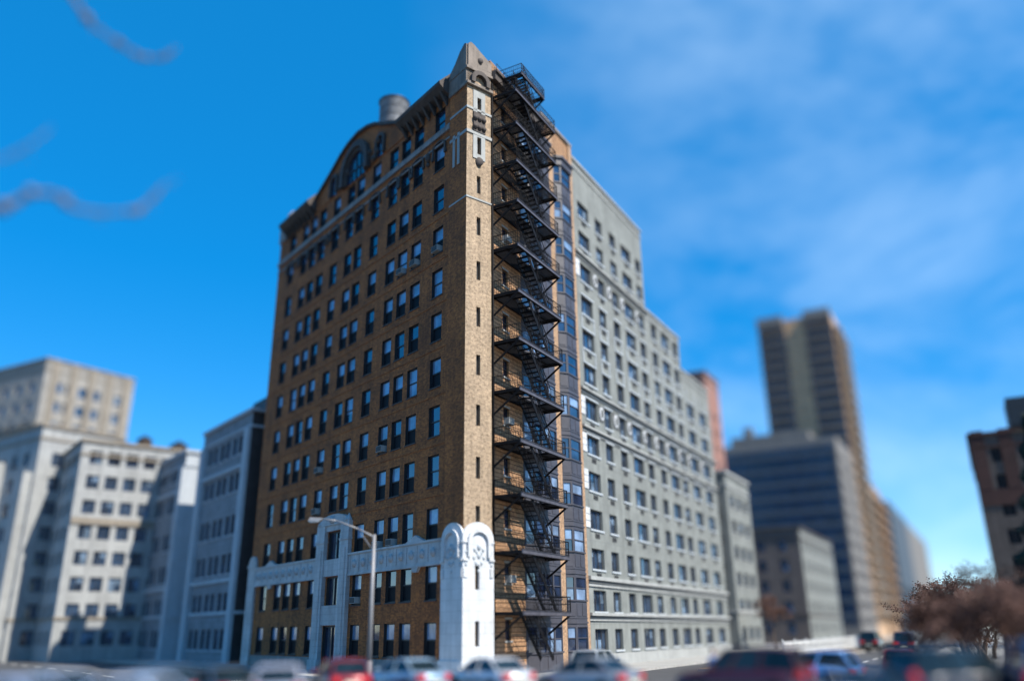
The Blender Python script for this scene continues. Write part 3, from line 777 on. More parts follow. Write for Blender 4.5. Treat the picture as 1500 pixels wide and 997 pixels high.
# ---- grey building next along the sunlit street
Gb = FR(13.36, 0, 0)
G = thing('grey_apartment_building', 'long grey-green rendered apartment house stepping down in terraces, beside the brown brick block', 'building', Gb)
gc = [(15.55, 2.3), (18.82, 1.5), (22.0, 1.5), (25.35, 2.45), (28.5, 1.5), (31.85, 1.55), (35.2, 2.45), (38.35, 1.6), (42.2, 2.5), (46.6, 2.5)]
gt = [2.6, 5.25, 8.2, 11.05, 13.9, 16.7, 19.6, 22.5, 25.4, 28.35, 31.25, 34.25, 37.05]
steps = [(13.36, 29.75, 40.6), (29.75, 39.85, 32.1), (39.85, 49.5, 28.6)]
gw = []
for zt in gt:
    for c, w in gc:
        H = next(h for a, b, h in steps if a <= c <= b)
        hh = 1.62 if 6 <= gt.index(zt) <= 10 else 1.46
        if zt < H - .8: gw.append((c, w, zt - hh, hh))
mb = MB(); hol = [(c - w / 2, c + w / 2, z, z + h) for c, w, z, h in gw]
for a, b, H in steps:
    facade(mb, FR, a, b, 0, H, hol, .26)
    mb.poly([FR(b, 0, 0), FR(b, -16, 0), FR(b, -16, H), FR(b, 0, H)])
    mb.poly([FR(a, -16, 0), FR(b, -16, 0), FR(b, -16, H), FR(a, -16, H)])
mb.poly([FR(13.362, 0, 38), FR(13.362, -16, 38), FR(13.362, -16, 40.6), FR(13.362, 0, 40.6)])
mb.build('wall', ['grey'], G, -Gb)
mb = MB()
for a, b, H in steps: mb.poly([FR(a, 0, H - .4), FR(b, 0, H - .4), FR(b, -16, H - .4), FR(a, -16, H - .4)])
mb.build('roof', ['roofing'], G, -Gb)
for a, b, H in steps:
    mb = MB(); mb.box(FR, a + .01, b + .05, -.3, .14, H + .002, H + .2); mb.box(FR, a + .01, b + .02, -.02, .08, H - .7, H - .55)
    mb.build('coping', ['greytrim'], G, -Gb)
mb = MB()
def belt(z0, z1, s1, s0=13.4):
    h = z1 - z0
    mb.box(FR, s0, s1, -.02, .1, z0, z0 + h * .3, 0); mb.box(FR, s0, s1, -.02, .16, z0 + h * .3 + .002, z0 + h * .62, 1); mb.box(FR, s0, s1, -.02, .3, z0 + h * .62 + .002, z1, 0)
belt(16.85, 17.3, 49.4); belt(19.9, 20.3, 49.4); belt(31.55, 32.0, 29.8); belt(5.5, 6.2, 49.4); belt(3.15, 3.7, 49.4)
mb.box(FR, 13.4, 49.4, -.02, .12, .14, .9, 0)
mb.build('string_course', ['greytrim', 'greydark'], G, -Gb)
mb = MB()
mb.box(I, -.42, .42, 0, .03, 0, .36, 1); mb.box(I, -.36, .36, .031, .04, .05, .31, 0)
for k in range(4): mb.box(I, -.36, .36, .041, .055, .08 + k * .06, .1 + k * .06, 0)
ventm = mb.mesh('vent', ['vent', 'greydark'])
put_windows(G, Gb, FR, gw, 100, sill='whiteblue', vent=ventm, depth=.24)
# lintels and sunk spandrel panels of the middle storeys
for c, w in gc:
    H = next(h for a, b, h in steps if a <= c <= b)
    for i, zt in enumerate(gt[5:10]):
        if zt > H - 1: continue
        mb = MB(); mb.box(FR, c - w / 2 - .12, c + w / 2 + .12, -.01, .07, zt + .005, zt + .13, 0)
        if i < 4 and zt + 1.5 < H and i not in (0, 1):
            mb.box(FR, c - w / 2 - .12, c - w / 2, -.01, .05, zt + .125, zt + 1.33, 0); mb.box(FR, c + w / 2, c + w / 2 + .12, -.01, .05, zt + .125, zt + 1.33, 0)
        mb.build('lintel', ['whiteblue'], G, -Gb)
for zt in (gt[6], gt[10]):
    ss = sorted(c for c, w in gc); 
    for i in range(len(gc) - 1):
        if zt > 30 and gc[i + 1][0] > 29: break
        a = gc[i][0] + gc[i][1] / 2; b = gc[i + 1][0] - gc[i + 1][1] / 2; m_ = (a + b) / 2
        mb = MB(); mb.box(FR, a + .15, b - .15, -.01, .04, zt - 1.35, zt + .02, 1)
        ring = [(m_ + .42 * math.cos(t * math.pi / 6), zt - .66 + .55 * math.sin(t * math.pi / 6)) for t in range(12)]
        mb.prism(FR, ring, .03, .1, 0)
        ring = [(m_ + .22 * math.cos(t * math.pi / 6), zt - .66 + .35 * math.sin(t * math.pi / 6)) for t in range(12)]
        mb.prism(FR, ring, .09, .14, 1)
        mb.build('medallion', ['white', 'greydark'], G, -Gb)
for zt in (gt[3], gt[4], gt[5], gt[6], gt[10]):
    for j in range(3):
        mb = MB(); mb.box(FR, 13.5, 14.25, -.01, .06, zt - 1.4 + j * .5, zt - .95 + j * .5); mb.build('quoin', ['white'], G, -Gb)

mb = MB(); mb.box(FR, 15, 20, -9, -5, 40.0, 43.0); mb.build('bulkhead', ['grey'], G, -Gb)
mb = MB(); mb.box(FR, 32, 35.5, -9, -4, 31.5, 34.2); mb.build('bulkhead', ['grey'], G, -Gb)
for s_, z_ in ((24, 40.1), (27, 40.1), (37, 31.6), (44, 28.1), (46.5, 28.1)):
    mb = MB(); mb.bar(FR(s_, -2.5, z_), FR(s_, -2.5, z_ + 1.5), .12, 8); mb.bar(FR(s_, -2.5, z_ + 1.5), FR(s_, -2.5, z_ + 1.75), .22, 8); mb.build('vent_pipe', ['darkmetal'], G, -Gb)

# ---- lower wing beyond it
wb_ = FR(53.4, 0, 0)
w1 = grid(10.8, 3, 1.9, 1.2, 2.95, 6, 1.5, .8)
block('grey_wing_building', 'low pale grey six storey house standing just past the terraced grey apartment house', 'building', wb_, dR, 10.8, -nR, 14, 19.7, 'grey', w1, grid(14, 3, 1.4, 1.2, 2.95, 6, 1.5), 'greytrim', sill='greytrim', maxn=50)
cb = FR(49.52, -1.6, 0)
c_, fA_, fB_, n_ = block('linking_building', 'narrow dark greenish recessed stair bay between the two pale grey houses', 'building', cb, dR, 3.86, -nR, 12, 19.0, 'brownstone', grid(3.86, 1, 1.8, 1.5, 2.95, 6, 1.9, .6), None, None)
for k in range(6):
    mb = MB(); mb.box(fA_, .3, 3.5, .0, .9, 2.9 + 2.95 * k, 3.0 + 2.95 * k); mb.box(fA_, .3, 3.5, .86, .9, 2.99 + 2.95 * k, 3.9 + 2.95 * k); mb.build('balcony', ['darkmetal'], c_, -n_)

# ---- left neighbours on the shaded street
b1 = FL(34.0, 0, 0)
def shade_block(name, label, s0, L, H, pent, side):
    nr = FL(s0, 0, 0); rows = []
    for r in range(6):
        zt = [3.0, 6.1, 9.5, 12.95, 16.9, 20.4][r]
        for k in range(3):
            for j in range(2):
                rows.append((1.5 + (L - 3) * (k + .5) / 3 + (j - .5) * 1.5, 1.1, zt - 1.75, 1.75))
    b, fa, fb, n = block(name, label, 'building', nr, dL, L, dT, 9, H, 'bluegrey', rows, grid(9, 3, 1.2, 1.5, 3.4, 6, 1.7), 'bluegreylight', sill='bluegreylight', maxn=60, group='limestone blocks along the shaded street', sidemat=side)
    for a, c in ((0.02, 1.15), (L - 1.15, L - .02)):
        mb = MB(); mb.box(fa, a, c, -.02, .3, 0, H - 1.6); mb.build('pilaster', ['bluegreylight'], b, -n)
    for z in (7.0, 17.2):
        mb = MB(); mb.box(fa, 1.16, L - 1.16, -.02, .2, z, z + .35); mb.build('string_course', ['bluegreylight'], b, -n)
    if pent:
        mb = MB(); fr = fa; mb.box(fr, .5, 5.5, -7, -2, H - .7, H + 2.2); mb.build('penthouse', ['darkmetal'], b, -n)
    return b
shade_block('limestone_building', 'blue-grey limestone house right behind the brown brick block, dark penthouse on its roof', 34.4, 13.2, 22.3, True, 'frame2')  # side wall coloured near black to paint the alley's shade
shade_block('limestone_building', 'blue-grey limestone house farther along, one sunlit white end wall at its top', 53.0, 15.2, 21.5, False, 'bluegreylight')  # end wall takes a paler colour to paint the sunlight on it

# ---- beige buildings on the far left
def len_to(near, d, px):
    h = heading(px); r = Vector((math.sin(h), math.cos(h), 0)); a = near.x * r.y - near.y * r.x; b = d.x * r.y - d.y * r.x
    return -a / b
def len_dir(near, d, q):
    a = near.x * q.y - near.y * q.x; b = d.x * q.y - d.y * q.x; return -a / b
nl = at2(122, 648, 103); e2 = ray_pt(268, 655, 103); LN = len_dir(nl, hdir(52), e2)
dE = hdir(52); dW = hdir(-38)
bb, fa, fb, n = block('beige_building', 'pale cream eight storey apartment house in full sun beyond the limestone houses', 'building', nl, dE, LN, dW, 17, roof_z(122, 646, 103), 'pale', grid(LN, 5, 1.35, 1.6, 2.75, 8, 1.5, .6), grid(17, 5, 1.5, 1.6, 2.75, 8, 1.5), 'beigedark', maxn=50, p=.15)
mb = MB()
for k in (4, ): mb.box(fa, 0, LN, -.02, .15, 14.2, 14.9)
mb.build('string_course', ['beigedark'], bb, -n)
nt_ = at2(70, 527, 142); LT = len_dir(nt_, hdir(34), ray_pt(195, 575, 142))
tb, fa, fb, n = block('beige_tower_building', 'tall weathered beige apartment tower at the left edge of the picture', 'building', nt_, hdir(34), LT, hdir(-62), 30, 43.5, 'beige', grid(LT, 6, 1.5, 2, 3.05, 13, 1.6), grid(30, 8, 1.5, 2, 3.05, 13, 1.6), 'beigedark', maxn=60, p=.2)
mb = MB()
for z in (24, 33.0): mb.box(fa, 0, LT, -.02, .3, z, z + .5); mb.box(fb, 0, 30, -.02, .301, z, z + .5)
for k in range(5): mb.box(fa, LT * (k + .5) / 5 - .5, LT * (k + .5) / 5 + .5, -.02, .35, 33.4, 43.4)
mb.build('string_course', ['beigedark'], tb, -n)
mb = MB(); mb.box(fa, 2, LT * .5, -12, -4, 42.7, 45.0); mb.build('penthouse', ['beige'], tb, -n)
lb, fa, fb, n = block('grey_court_building', 'grey apartment house with projecting bays at the far left, before the beige tower', 'building', at2(52, 688, 112), hdir(-55), 24, hdir(38), 9, 26.5, 'pale', grid(24, 7, 1.4, 1.6, 2.9, 8, 1.6), grid(9, 3, 1.4, 1.6, 2.9, 8, 1.6), 'beigedark', maxn=60, p=.2)
for a, c, hh in ((.6, 2.4, 21), (8, 11, 23), (16, 19, 23)):
    mb = MB(); mb.box(fa, a, c, -.02, 1.0, 0, hh); mb.build('bay', ['pale'], lb, -n)

def roof_tank(label, p, zb, sc):
    t = thing('water_tank', label, 'water tank', (p.x, p.y, zb), 0, 'wooden water tanks over the left roofs')
    mb = MB(); mb.lathe((0, 0, 0), [(.001, 2.0), (1.3, 2.0), (1.35, 4.6)], 14); mb.build('tank_body', ['bark'], t)
    mb = MB(); mb.lathe((0, 0, 0), [(1.5, 4.6), (.02, 5.6)], 14); mb.build('tank_cap', ['darkmetal'], t)
    for sx in (-1, 1):
        for sy in (-1, 1):
            mb = MB(); mb.bar((sx * .8, sy * .8, 0), (sx * .8, sy * .8, 2.0), .1); mb.build('leg', ['darkmetal'], t)
    t.scale = (sc, sc, sc)
roof_tank('dark conical-capped water tank standing clear against the sky above the limestone houses', at2(265, 632, 122), 27.0, .85)
roof_tank('small dark water tank just showing over the cream apartment house', at2(213, 640, 120), 24.3, .7)
block('rear_building', 'plain rear block carrying a dark water tank behind the cream apartment house', 'building', at(200, 117), hdir(60), 22, hdir(-30), 14, 24.2, 'brownstone', None, None)
for o_ in list(bpy.data.objects):
    if o_.name.startswith('water_tank') and abs(o_.location.z - 27.0) < .01: o_.location.z = 24.0 - .5

# ---- right-hand buildings, the same street grid
def rblock(name, label, s0, sl, off, width, H, mat, gA, gB, trim=None, **kw):
    return block(name, label, 'building', FR(s0, off, 0), -nR, width, dR, sl, H, mat, gA, gB, trim, **kw)
rblock('corner_house', 'narrow grey town house, one side sunlit, low before the dark blue glass block', 95, 30, 0, 12.5, 17.3, 'brownstone', grid(12.5, 3, 1.3, 1.6, 3.1, 5, 1.8), grid(30, 7, 1.4, 1.6, 3.1, 5, 1.8), 'terradark', maxn=20, p=.15, sidemat='grey')  # brown front and paler side paint shade and sunlight into the walls
def curtain_wall():
    b, fa, fb, n = rblock('glass_office_building', 'broad dark blue glass office block below the balconied tan tower', 150, 26, .2, 29, 43.0, 'concrete', None, grid(26, 6, 2.4, 3, 3.2, 12, 1.6), None, p=.1)
    mb = MB(); mb.poly([fa(.6, .05, 3), fa(28.6, .05, 3), fa(28.6, .05, 41.2), fa(.6, .05, 41.2)])
    mb.build('glass_wall', ['glassblue'], b, -n)
    mb = MB()
    for k in range(12): mb.box(fa, .6, 28.6, .04, .14, 4.2 + 3.15 * k, 5.3 + 3.15 * k, 1)
    for k in range(15): mb.box(fa, .6 + 2 * k - .06, .6 + 2 * k + .06, .051, .18, 3, 41.2)
    mb.build('mullion', ['darkmetal', 'glassband'], b, -n)
    mb = MB(); mb.box(fa, 6, 24, -14, -3, 42.4, 45.6); mb.box(fa, 19, 21, -6, -4, 42.4, 48); mb.build('penthouse', ['concrete'], b, -n)
curtain_wall()
def balcony_tower():
    H = 82; b, fa, fb, n = rblock('balcony_tower_building', 'very tall tan brick tower ringed with dark balconies, rising over the blue glass block', 178, 22, 0, 19.4, H, 'tan', None, grid(22, 6, 2.0, 3, 3.0, 26, 1.8), None, maxn=60, p=.05)
    m2 = MB()
    for k in range(25):
        z = 5.6 + 3 * k
        for a, c in ((.3, 6.9), (12.5, 19.2)):
            m = MB(); m.box(fa, a, c, -.02, 1.7, z, z + .2); m.box(fa, a, c, 1.6, 1.7, z + .19, z + .75, 1); m.build('balcony', ['concretewarm', 'concretewarm'], b, -n)
        for a, c in ((.5, 7), (8.5, 14), (15.5, 21.5)):
            m = m2 if c < 14.5 else MB()
            m.box(fb, a, c, -.02, 1.5, z, z + .2); m.box(fb, a, c, 1.42, 1.5, z + .19, z + 1.15)
            if m is not m2: m.build('balcony', ['concretewarm'], b, -n)
    o = m2.build('balcony', ['concretewarm'], b, -n); o['kind'] = 'stuff'
    m = MB()
    for a, c in ((.1, 7.0), (12.4, 19.3)):
        m.box(fa, a, c, .05, .06, 3, 80); m.box(fa, a, c, -.05, 1.9, 80.2, 83.0, 1)
    m.build('recess_glazing', ['glassblue', 'concrete'], b, -n)
balcony_tower()
def balcony_face(b, fa, n, L, H, mat='concrete'):
    z = 5.6
    while z < H - 2:
        m = MB(); m.box(fa, .5, L - .5, -.02, 1.3, z, z + .2); m.box(fa, .5, L - .5, 1.22, 1.3, z + .19, z + 1.0); z += 3
        m.build('balcony', [mat], b, -n)
b, fa, fb, n = rblock('orange_building', 'orange-brown brick apartment block with stacked balconies beyond the glass office block', 202, 26, .5, 16, 40, 'orange', grid(16, 4, 1.6, 3, 3, 12, 1.7), grid(26, 6, 1.6, 3, 3, 12, 1.7), None, maxn=48, p=.1); balcony_face(b, fb, n, 26, 40, 'orange')
rblock('green_glass_building', 'bluish green glazed tower far down the sunlit street', 243, 60, 1, 20, 40, 'glassband', grid(20, 5, 2.6, 3, 3.1, 12, 2.2), grid(60, 12, 3, 3, 3.1, 4, 2.2), None, maxn=60, p=.0, glass='screen')
rblock('distant_building', 'small hazy grey-brown block last in the row down the sunlit street', 330, 150, -3, 20, 46, 'concrete', grid(20, 5, 2, 3, 3.2, 12, 1.8), grid(150, 20, 3, 3, 3.4, 4, 1.8), None, maxn=60, p=0, glass='screen')
pk = at(1036, 152)
block('pink_building', 'slim pink brick tower peeping over the terraced grey apartment house', 'building', at(1061, 150), -nR, 9, dR, 9, 47.5, 'pink', grid(9, 2, 1.2, 3, 3, 13, 1.5), grid(9, 2, 1.2, 3, 3, 13, 1.5), 'brownstone', maxn=40)
rb_, fa, fb, n = block('dark_brick_building', 'sombre dark red and grey brick block at the right edge of the picture', 'building', at2(1420, 650, 110), nR, 20, dR, 26, roof_z(1440, 640, 111), 'dullbrown', grid(20, 6, 1.4, 1.8, 3.1, 7, 1.7), None, 'darkbrick', maxn=60, p=.1, glass='screen')
mb = MB(); mb.box(fa, 0.01, 20, -.02, .1, 15.5, 17.3); 
for k in range(7): mb.box(fa, .15 + k * 3.0 - (.1 if k else 0), 1.55 + k * 2.95, -.02, .12, 17.32, 24.2)
mb.build('brick_panel', ['darkbrick'], rb_, -n)
mb = MB(); mb.box(fa, 4.6, 8, -8, -2, 24.8, 28.2); mb.build('penthouse', ['darkmetal'], rb_, -n)

# ------------------------------------------------------------------ street lamp
lp = Vector((-7.75, 46.35, .14)); tip = Vector((-11.0, 47.2, 8.75))
SL = thing('street_lamp', 'tall pale street lamp with one long raised arm before the shaded brick front', 'street lamp', lp)
mb = MB(); mb.bar((0, 0, .5), (0, 0, 7.5), .14, 12, .085); mb.build('pole', ['lamp'], SL)
mb = MB(); mb.lathe((0, 0, 0), [(.3, 0), (.3, .1), (.2, .3), (.17, .9), (.16, 1.0)], 12); mb.build('base', ['lamp'], SL)
a = tip - lp; mb = MB(); pts = [Vector((0, 0, 7.35)), Vector((a.x * .3, a.y * .3, 7.85)), Vector((a.x * .7, a.y * .7, 8.35)), Vector((a.x, a.y, a.z - .1))]
for i in range(3): mb.bar(pts[i], pts[i + 1], .055 - .006 * i, 8)
mb.flat(Vector((0, 0, 6.6)), pts[1], .03, .05); mb.build('arm', ['lamp'], SL)
d_ = (Vector((a.x, a.y, 0))).normalized(); side = Vector((-d_.y, d_.x, 0))
mb = MB(); fr = frame(Vector((a.x, a.y, a.z - .12)) - d_ * .1, d_, side)
mb.hexa([fr(0, -.1, -.08), fr(.8, -.17, -.08), fr(.8, .17, -.08), fr(0, .1, -.08), fr(0, -.07, .06), fr(.7, -.1, .12), fr(.7, .1, .12), fr(0, .07, .06)]); hd = mb.build('lamp_head', ['lamp'], SL)
mb = MB(); mb.hexa([fr(.2, -.12, -.16), fr(.75, -.13, -.16), fr(.75, .13, -.16), fr(.2, .12, -.16), fr(.18, -.14, -.085), fr(.78, -.15, -.085), fr(.78, .15, -.085), fr(.18, .14, -.085)]); mb.build('lens', ['lampglass'], hd)

# ------------------------------------------------------------------ cars
def loft(mb, secs, m=0, caps=True):
    n = len(secs[0]); i = len(mb.v)
    for s in secs: mb.v += [Vector(p) for p in s]
    for j in range(len(secs) - 1):
        for k in range(n):
            l = (k + 1) % n
            mb.f.append([i + j * n + k, i + j * n + l, i + (j + 1) * n + l, i + (j + 1) * n + k]); mb.m.append(m); mb.sf.append(True); mb.uv += [(0, 0)] * 4
    if caps:
        mb.f.append([i + k for k in range(n)][::-1]); mb.m.append(m); mb.sf.append(False); mb.uv += [(0, 0)] * n
        mb.f.append([i + (len(secs) - 1) * n + k for k in range(n)]); mb.m.append(m); mb.sf.append(False); mb.uv += [(0, 0)] * n
SHAPES = {
 # stations (x, belt z, half width), greenhouse: rear base x, rear top x, front top x, front base x, roof z
 'sedan': dict(st=[(-2.3, .78, .72), (-2.2, .98, .8), (-1.5, 1.02, .86), (-.6, .98, .88), (.7, .95, .88), (1.2, .93, .87), (1.9, .82, .82), (2.2, .7, .74), (2.3, .6, .66)], gh=(-1.75, -1.0, .25, 1.05, 1.46), rw=.31, ax=(-1.38, 1.4)),
 'hatch': dict(st=[(-1.95, .8, .74), (-1.85, 1.0, .8), (-1.0, 1.02, .85), (.5, .98, .85), (1.0, .95, .84), (1.6, .83, .8), (1.85, .7, .72), (1.95, .6, .66)], gh=(-1.85, -1.45, .2, .98, 1.52), rw=.3, ax=(-1.25, 1.22)),
 'suv': dict(st=[(-2.3, .9, .8), (-2.2, 1.12, .88), (-1.2, 1.16, .93), (.6, 1.14, .93), (1.1, 1.12, .92), (1.9, 1.02, .88), (2.25, .88, .82), (2.35, .7, .76)], gh=(-2.18, -1.95, .35, 1.05, 1.85), rw=.37, ax=(-1.4, 1.42)),
 'van': dict(st=[(-2.4, 1.0, .88), (-2.35, 1.2, .93), (-1.0, 1.25, .95), (1.0, 1.22, .95), (1.7, 1.12, .93), (2.25, .95, .86), (2.4, .75, .8)], gh=(-2.36, -2.25, .9, 1.7, 2.05), rw=.36, ax=(-1.5, 1.5)),
}
def car(kind, name, label, pos, hd, col, group='cars in the street', flat=True):
    S = SHAPES[kind]; key = 'paint_%d' % len(M)
    M[key] = paint('car_' + '%d' % len(M), col)
    p = pos; t = thing(name, label, 'car', (p.x, p.y, .0), math.pi / 2 - R(hd), group)
    mb = MB(); secs = []
    for x, zb, w in S['st']:
        z0 = .22 if abs(x) < S['st'][-1][0] - .25 else .3
        secs.append([(x, -w * .9, z0), (x, -w, z0 + .18), (x, -w * 1.0, (z0 + zb) / 2), (x, -w * .97, zb - .1), (x, -w * .86, zb), (x, w * .86, zb), (x, w * .97, zb - .1), (x, w, (z0 + zb) / 2), (x, w, z0 + .18), (x, w * .9, z0)])
    loft(mb, secs)
    bd = mb.build('body', [key], t)
    a, b, c, d, zr = S['gh']; belt = S['st'][3][1]; wb2, wt = S['st'][3][2] * .9, S['st'][3][2] * .72
    zb = belt - .04
    lo = [(a, -wb2 * .96, zb), (d, -wb2, zb), (d, wb2, zb), (a, wb2 * .96, zb)]; hi = [(b, -wt, zr - .05), (c, -wt, zr - .05), (c, wt, zr - .05), (b, wt, zr - .05)]
    mb = MB()
    for k in range(4): mb.poly([lo[k], lo[(k + 1) % 4], hi[(k + 1) % 4], hi[k]])
    mb.build('window_glass', ['carglass'], t)
    mb = MB()
    loft(mb, [[(b - .05, -wt * .96, zr - .06), (b, -wt * .8, zr), (b, wt * .8, zr), (b - .05, wt * .96, zr - .06)], [((b + c) / 2, -wt * 1.02, zr - .05), ((b + c) / 2, -wt * .85, zr + .035), ((b + c) / 2, wt * .85, zr + .035), ((b + c) / 2, wt * 1.02, zr - .05)], [(c + .05, -wt * .98, zr - .07), (c, -wt * .8, zr - .01), (c, wt * .8, zr - .01), (c + .05, wt * .98, zr - .07)]])
    for sgn in (-1, 1):
        for k, l in ((0, 0), (1, 1)):
            A, B_ = Vector(lo[k]), Vector(hi[k]); A.y, B_.y = sgn * abs(A.y) * 1.005, sgn * abs(B_.y) * 1.01
            mb.flat(A, B_, .07, .09)
        for f_ in (.42, .76) if kind in ('suv', 'van') else (.55,):
            A = Vector((a + (d - a) * f_, sgn * wb2 * 1.0, zb)); B_ = Vector((b + (c - b) * f_, sgn * wt * 1.01, zr - .06)); mb.flat(A, B_, .04, .09)
    mb.build('roof', [key], t)
    for x in S['ax']:
        for sgn in (-1, 1):
            r = S['rw']; y = S['st'][3][2]
            mb = MB(); mb.bar((x, sgn * (y - .2), r), (x, sgn * (y + .012), r), r, 20); mb.bar((x, sgn * (y - .1), r + .03), (x, sgn * (y + .004), r + .03), r + .07, 20)
            w = mb.build('wheel', ['rubber'], t)
            mb = MB(); mb.bar((x, sgn * (y + .013), r), (x, sgn * (y + .03), r), r * .62, 14)
            mb.build('rim', ['rim'], w)
    xr, xf = S['st'][0][0], S['st'][-1][0]; zl = S['st'][1][1]
    for sgn in (-1, 1):
        mb = MB(); mb.hexa([(xr - .03, sgn * .45, zl - .3), (xr + .25, sgn * (S['st'][1][2] * 1.0 + .02), zl - .3), (xr + .25, sgn * (S['st'][1][2] * .99 + .02), zl - .06), (xr - .0, sgn * .45, zl - .06),
                                 (xr - .04, sgn * .68, zl - .3), (xr + .12, sgn * (S['st'][1][2] * 1.0 + .03), zl - .3), (xr + .12, sgn * (S['st'][1][2] * .98 + .03), zl - .06), (xr - .03, sgn * .68, zl - .06)])
        if kind in ('suv', 'van'): mb.box(I, xr - .02, xr + .16, sgn * .8 - .09, sgn * .8 + .09, .85, 1.25)
        mb.build('taillight', ['red'], t)
        mb = MB(); mb.hexa([(xf - .08, sgn * .38, .58), (xf - .02, sgn * .38, .58), (xf - .2, sgn * .74, .6), (xf - .3, sgn * .72, .6), (xf - .12, sgn * .38, .72), (xf - .06, sgn * .38, .72), (xf - .25, sgn * .73, .74), (xf - .34, sgn * .7, .74)])
        mb.build('headlight', ['clear'], t)
        mb = MB(); mb.blob((d - .3, sgn * (S['st'][3][2] + .1), zb + .1), .1, .7, 1.1, .8); mb.build('mirror', [key], t)
    mb = MB(); mb.box(I, xr - .06, xr + .1, -.72, .72, .32, .5); mb.box(I, xf - .1, xf + .04, -.62, .62, .3, .42); mb.build('bumper', ['blackplastic' if kind == 'suv' else key], t)
    mb = MB(); mb.box(I, xr - .075, xr - .062, -.26, .26, .62 if kind != 'sedan' else .56, .74 if kind != 'sedan' else .68); mb.build('number_plate', ['plate'], t)
    return t
def P(px, d): return at(px, d)
car('sedan', 'sedan_car', 'white saloon with bright red tail lamps right below the pale corner tower', P(712, 37.5), -35, (.5, .52, .55))
car('sedan', 'sedan_car', 'silver-grey saloon just right of the white one, beneath the fire escape', P(852, 36), -47, (.21, .23, .26))
car('sedan', 'sedan_car', 'pale blue-silver saloon on the left of the white saloon', P(592, 38), -38, (.22, .32, .42))
car('hatch', 'hatchback_car', 'dark red hatchback near the street lamp foot', P(497, 37), -24, (.16, .008, .014))
car('hatch', 'hatchback_car', 'small white hatchback seen from behind in front of the limestone houses', P(408, 31.5), -14, (.36, .38, .46))
car('sedan', 'sedan_car', 'large pale blue saloon whose roof fills the lower left corner area', P(185, 27), -78, (.50, .60, .78))
car('sedan', 'sedan_car', 'blue saloon cut by the left picture edge', P(8, 27), -80, (.36, .46, .66))
car('sedan', 'sedan_car', 'dark grey saloon between the large pale blue saloon and the small white hatchback', P(318, 33), -40, (.05, .055, .065))
car('hatch', 'hatchback_car', 'slate blue hatchback behind the large pale blue saloon', P(232, 34), -44, (.06, .09, .14))
car('sedan', 'sedan_car', 'pale grey saloon behind the blue saloon at the left picture edge', P(88, 33), -50, (.22, .25, .30))
car('suv', 'suv_car', 'dark maroon off-roader in front of the grey apartment houses', P(1076, 33), -58, (.05, .006, .010))
car('hatch', 'hatchback_car', 'bright blue hatchback half hidden behind the maroon off-roader', P(1180, 41), -52, (.10, .25, .55))
car('sedan', 'sedan_car', 'navy blue saloon low between the maroon off-roader and the black saloon', P(1262, 26), 84, (.012, .04, .11))
car('suv', 'suv_car', 'black off-roader with shiny windscreen before the bare brown trees', P(1388, 31), 78, (.008, .010, .016))
car('van', 'van_car', 'blue van cut by the right picture edge', P(1508, 32.5), 20, (.015, .06, .17))
car('hatch', 'hatchback_car', 'small red hatchback far down the street behind the black off-roader', P(1310, 47), 29, (.3, .02, .03))
for i, (s, k, c, l) in enumerate([(1.0, 'hatch', (.30, .32, .34), 'light grey hatchback parked by the foot of the fire escape')]):
    car(k, k + '_car' if k != 'hatch' else 'hatchback_car', l, RP(s, 6.0), 29, c, None)
# ------------------------------------------------------------------ white fence, box van
mb = MB()
A, Bq = RP(30, 9.6), RP(88, 9.6); L_ = (Bq - A).length
fn = thing('white_fence', 'white picket railing along the planted strip in the sunlit street', 'fence', A)
fr = frame((0, 0, 0), dR, nR)
mb = MB(); n = 150
for k in range(n): mb.box(fr, k * L_ / n, k * L_ / n + .12, -.02, .02, .16, 1.5)
mb.build('picket', ['fence'], fn)
mb = MB(); mb.box(fr, 0, L_, .021, .06, .5, .6); mb.box(fr, 0, L_, .021, .06, 1.2, 1.3); mb.build('rail', ['fence'], fn)
for k in range(13):
    mb = MB(); mb.box(fr, k * (L_ - .2) / 12, k * (L_ - .2) / 12 + .14, -.1, -.021, .16, 1.65); mb.build('fence_post', ['fence'], fn)
car('van', 'van_car', 'dark navy van far down the street below the orange-brown block', at(1318, 92), 29, (.01, .02, .06))
car('van', 'van_car', 'black van at the foot of the glass office block', at(1268, 104), 29, (.012, .012, .014))

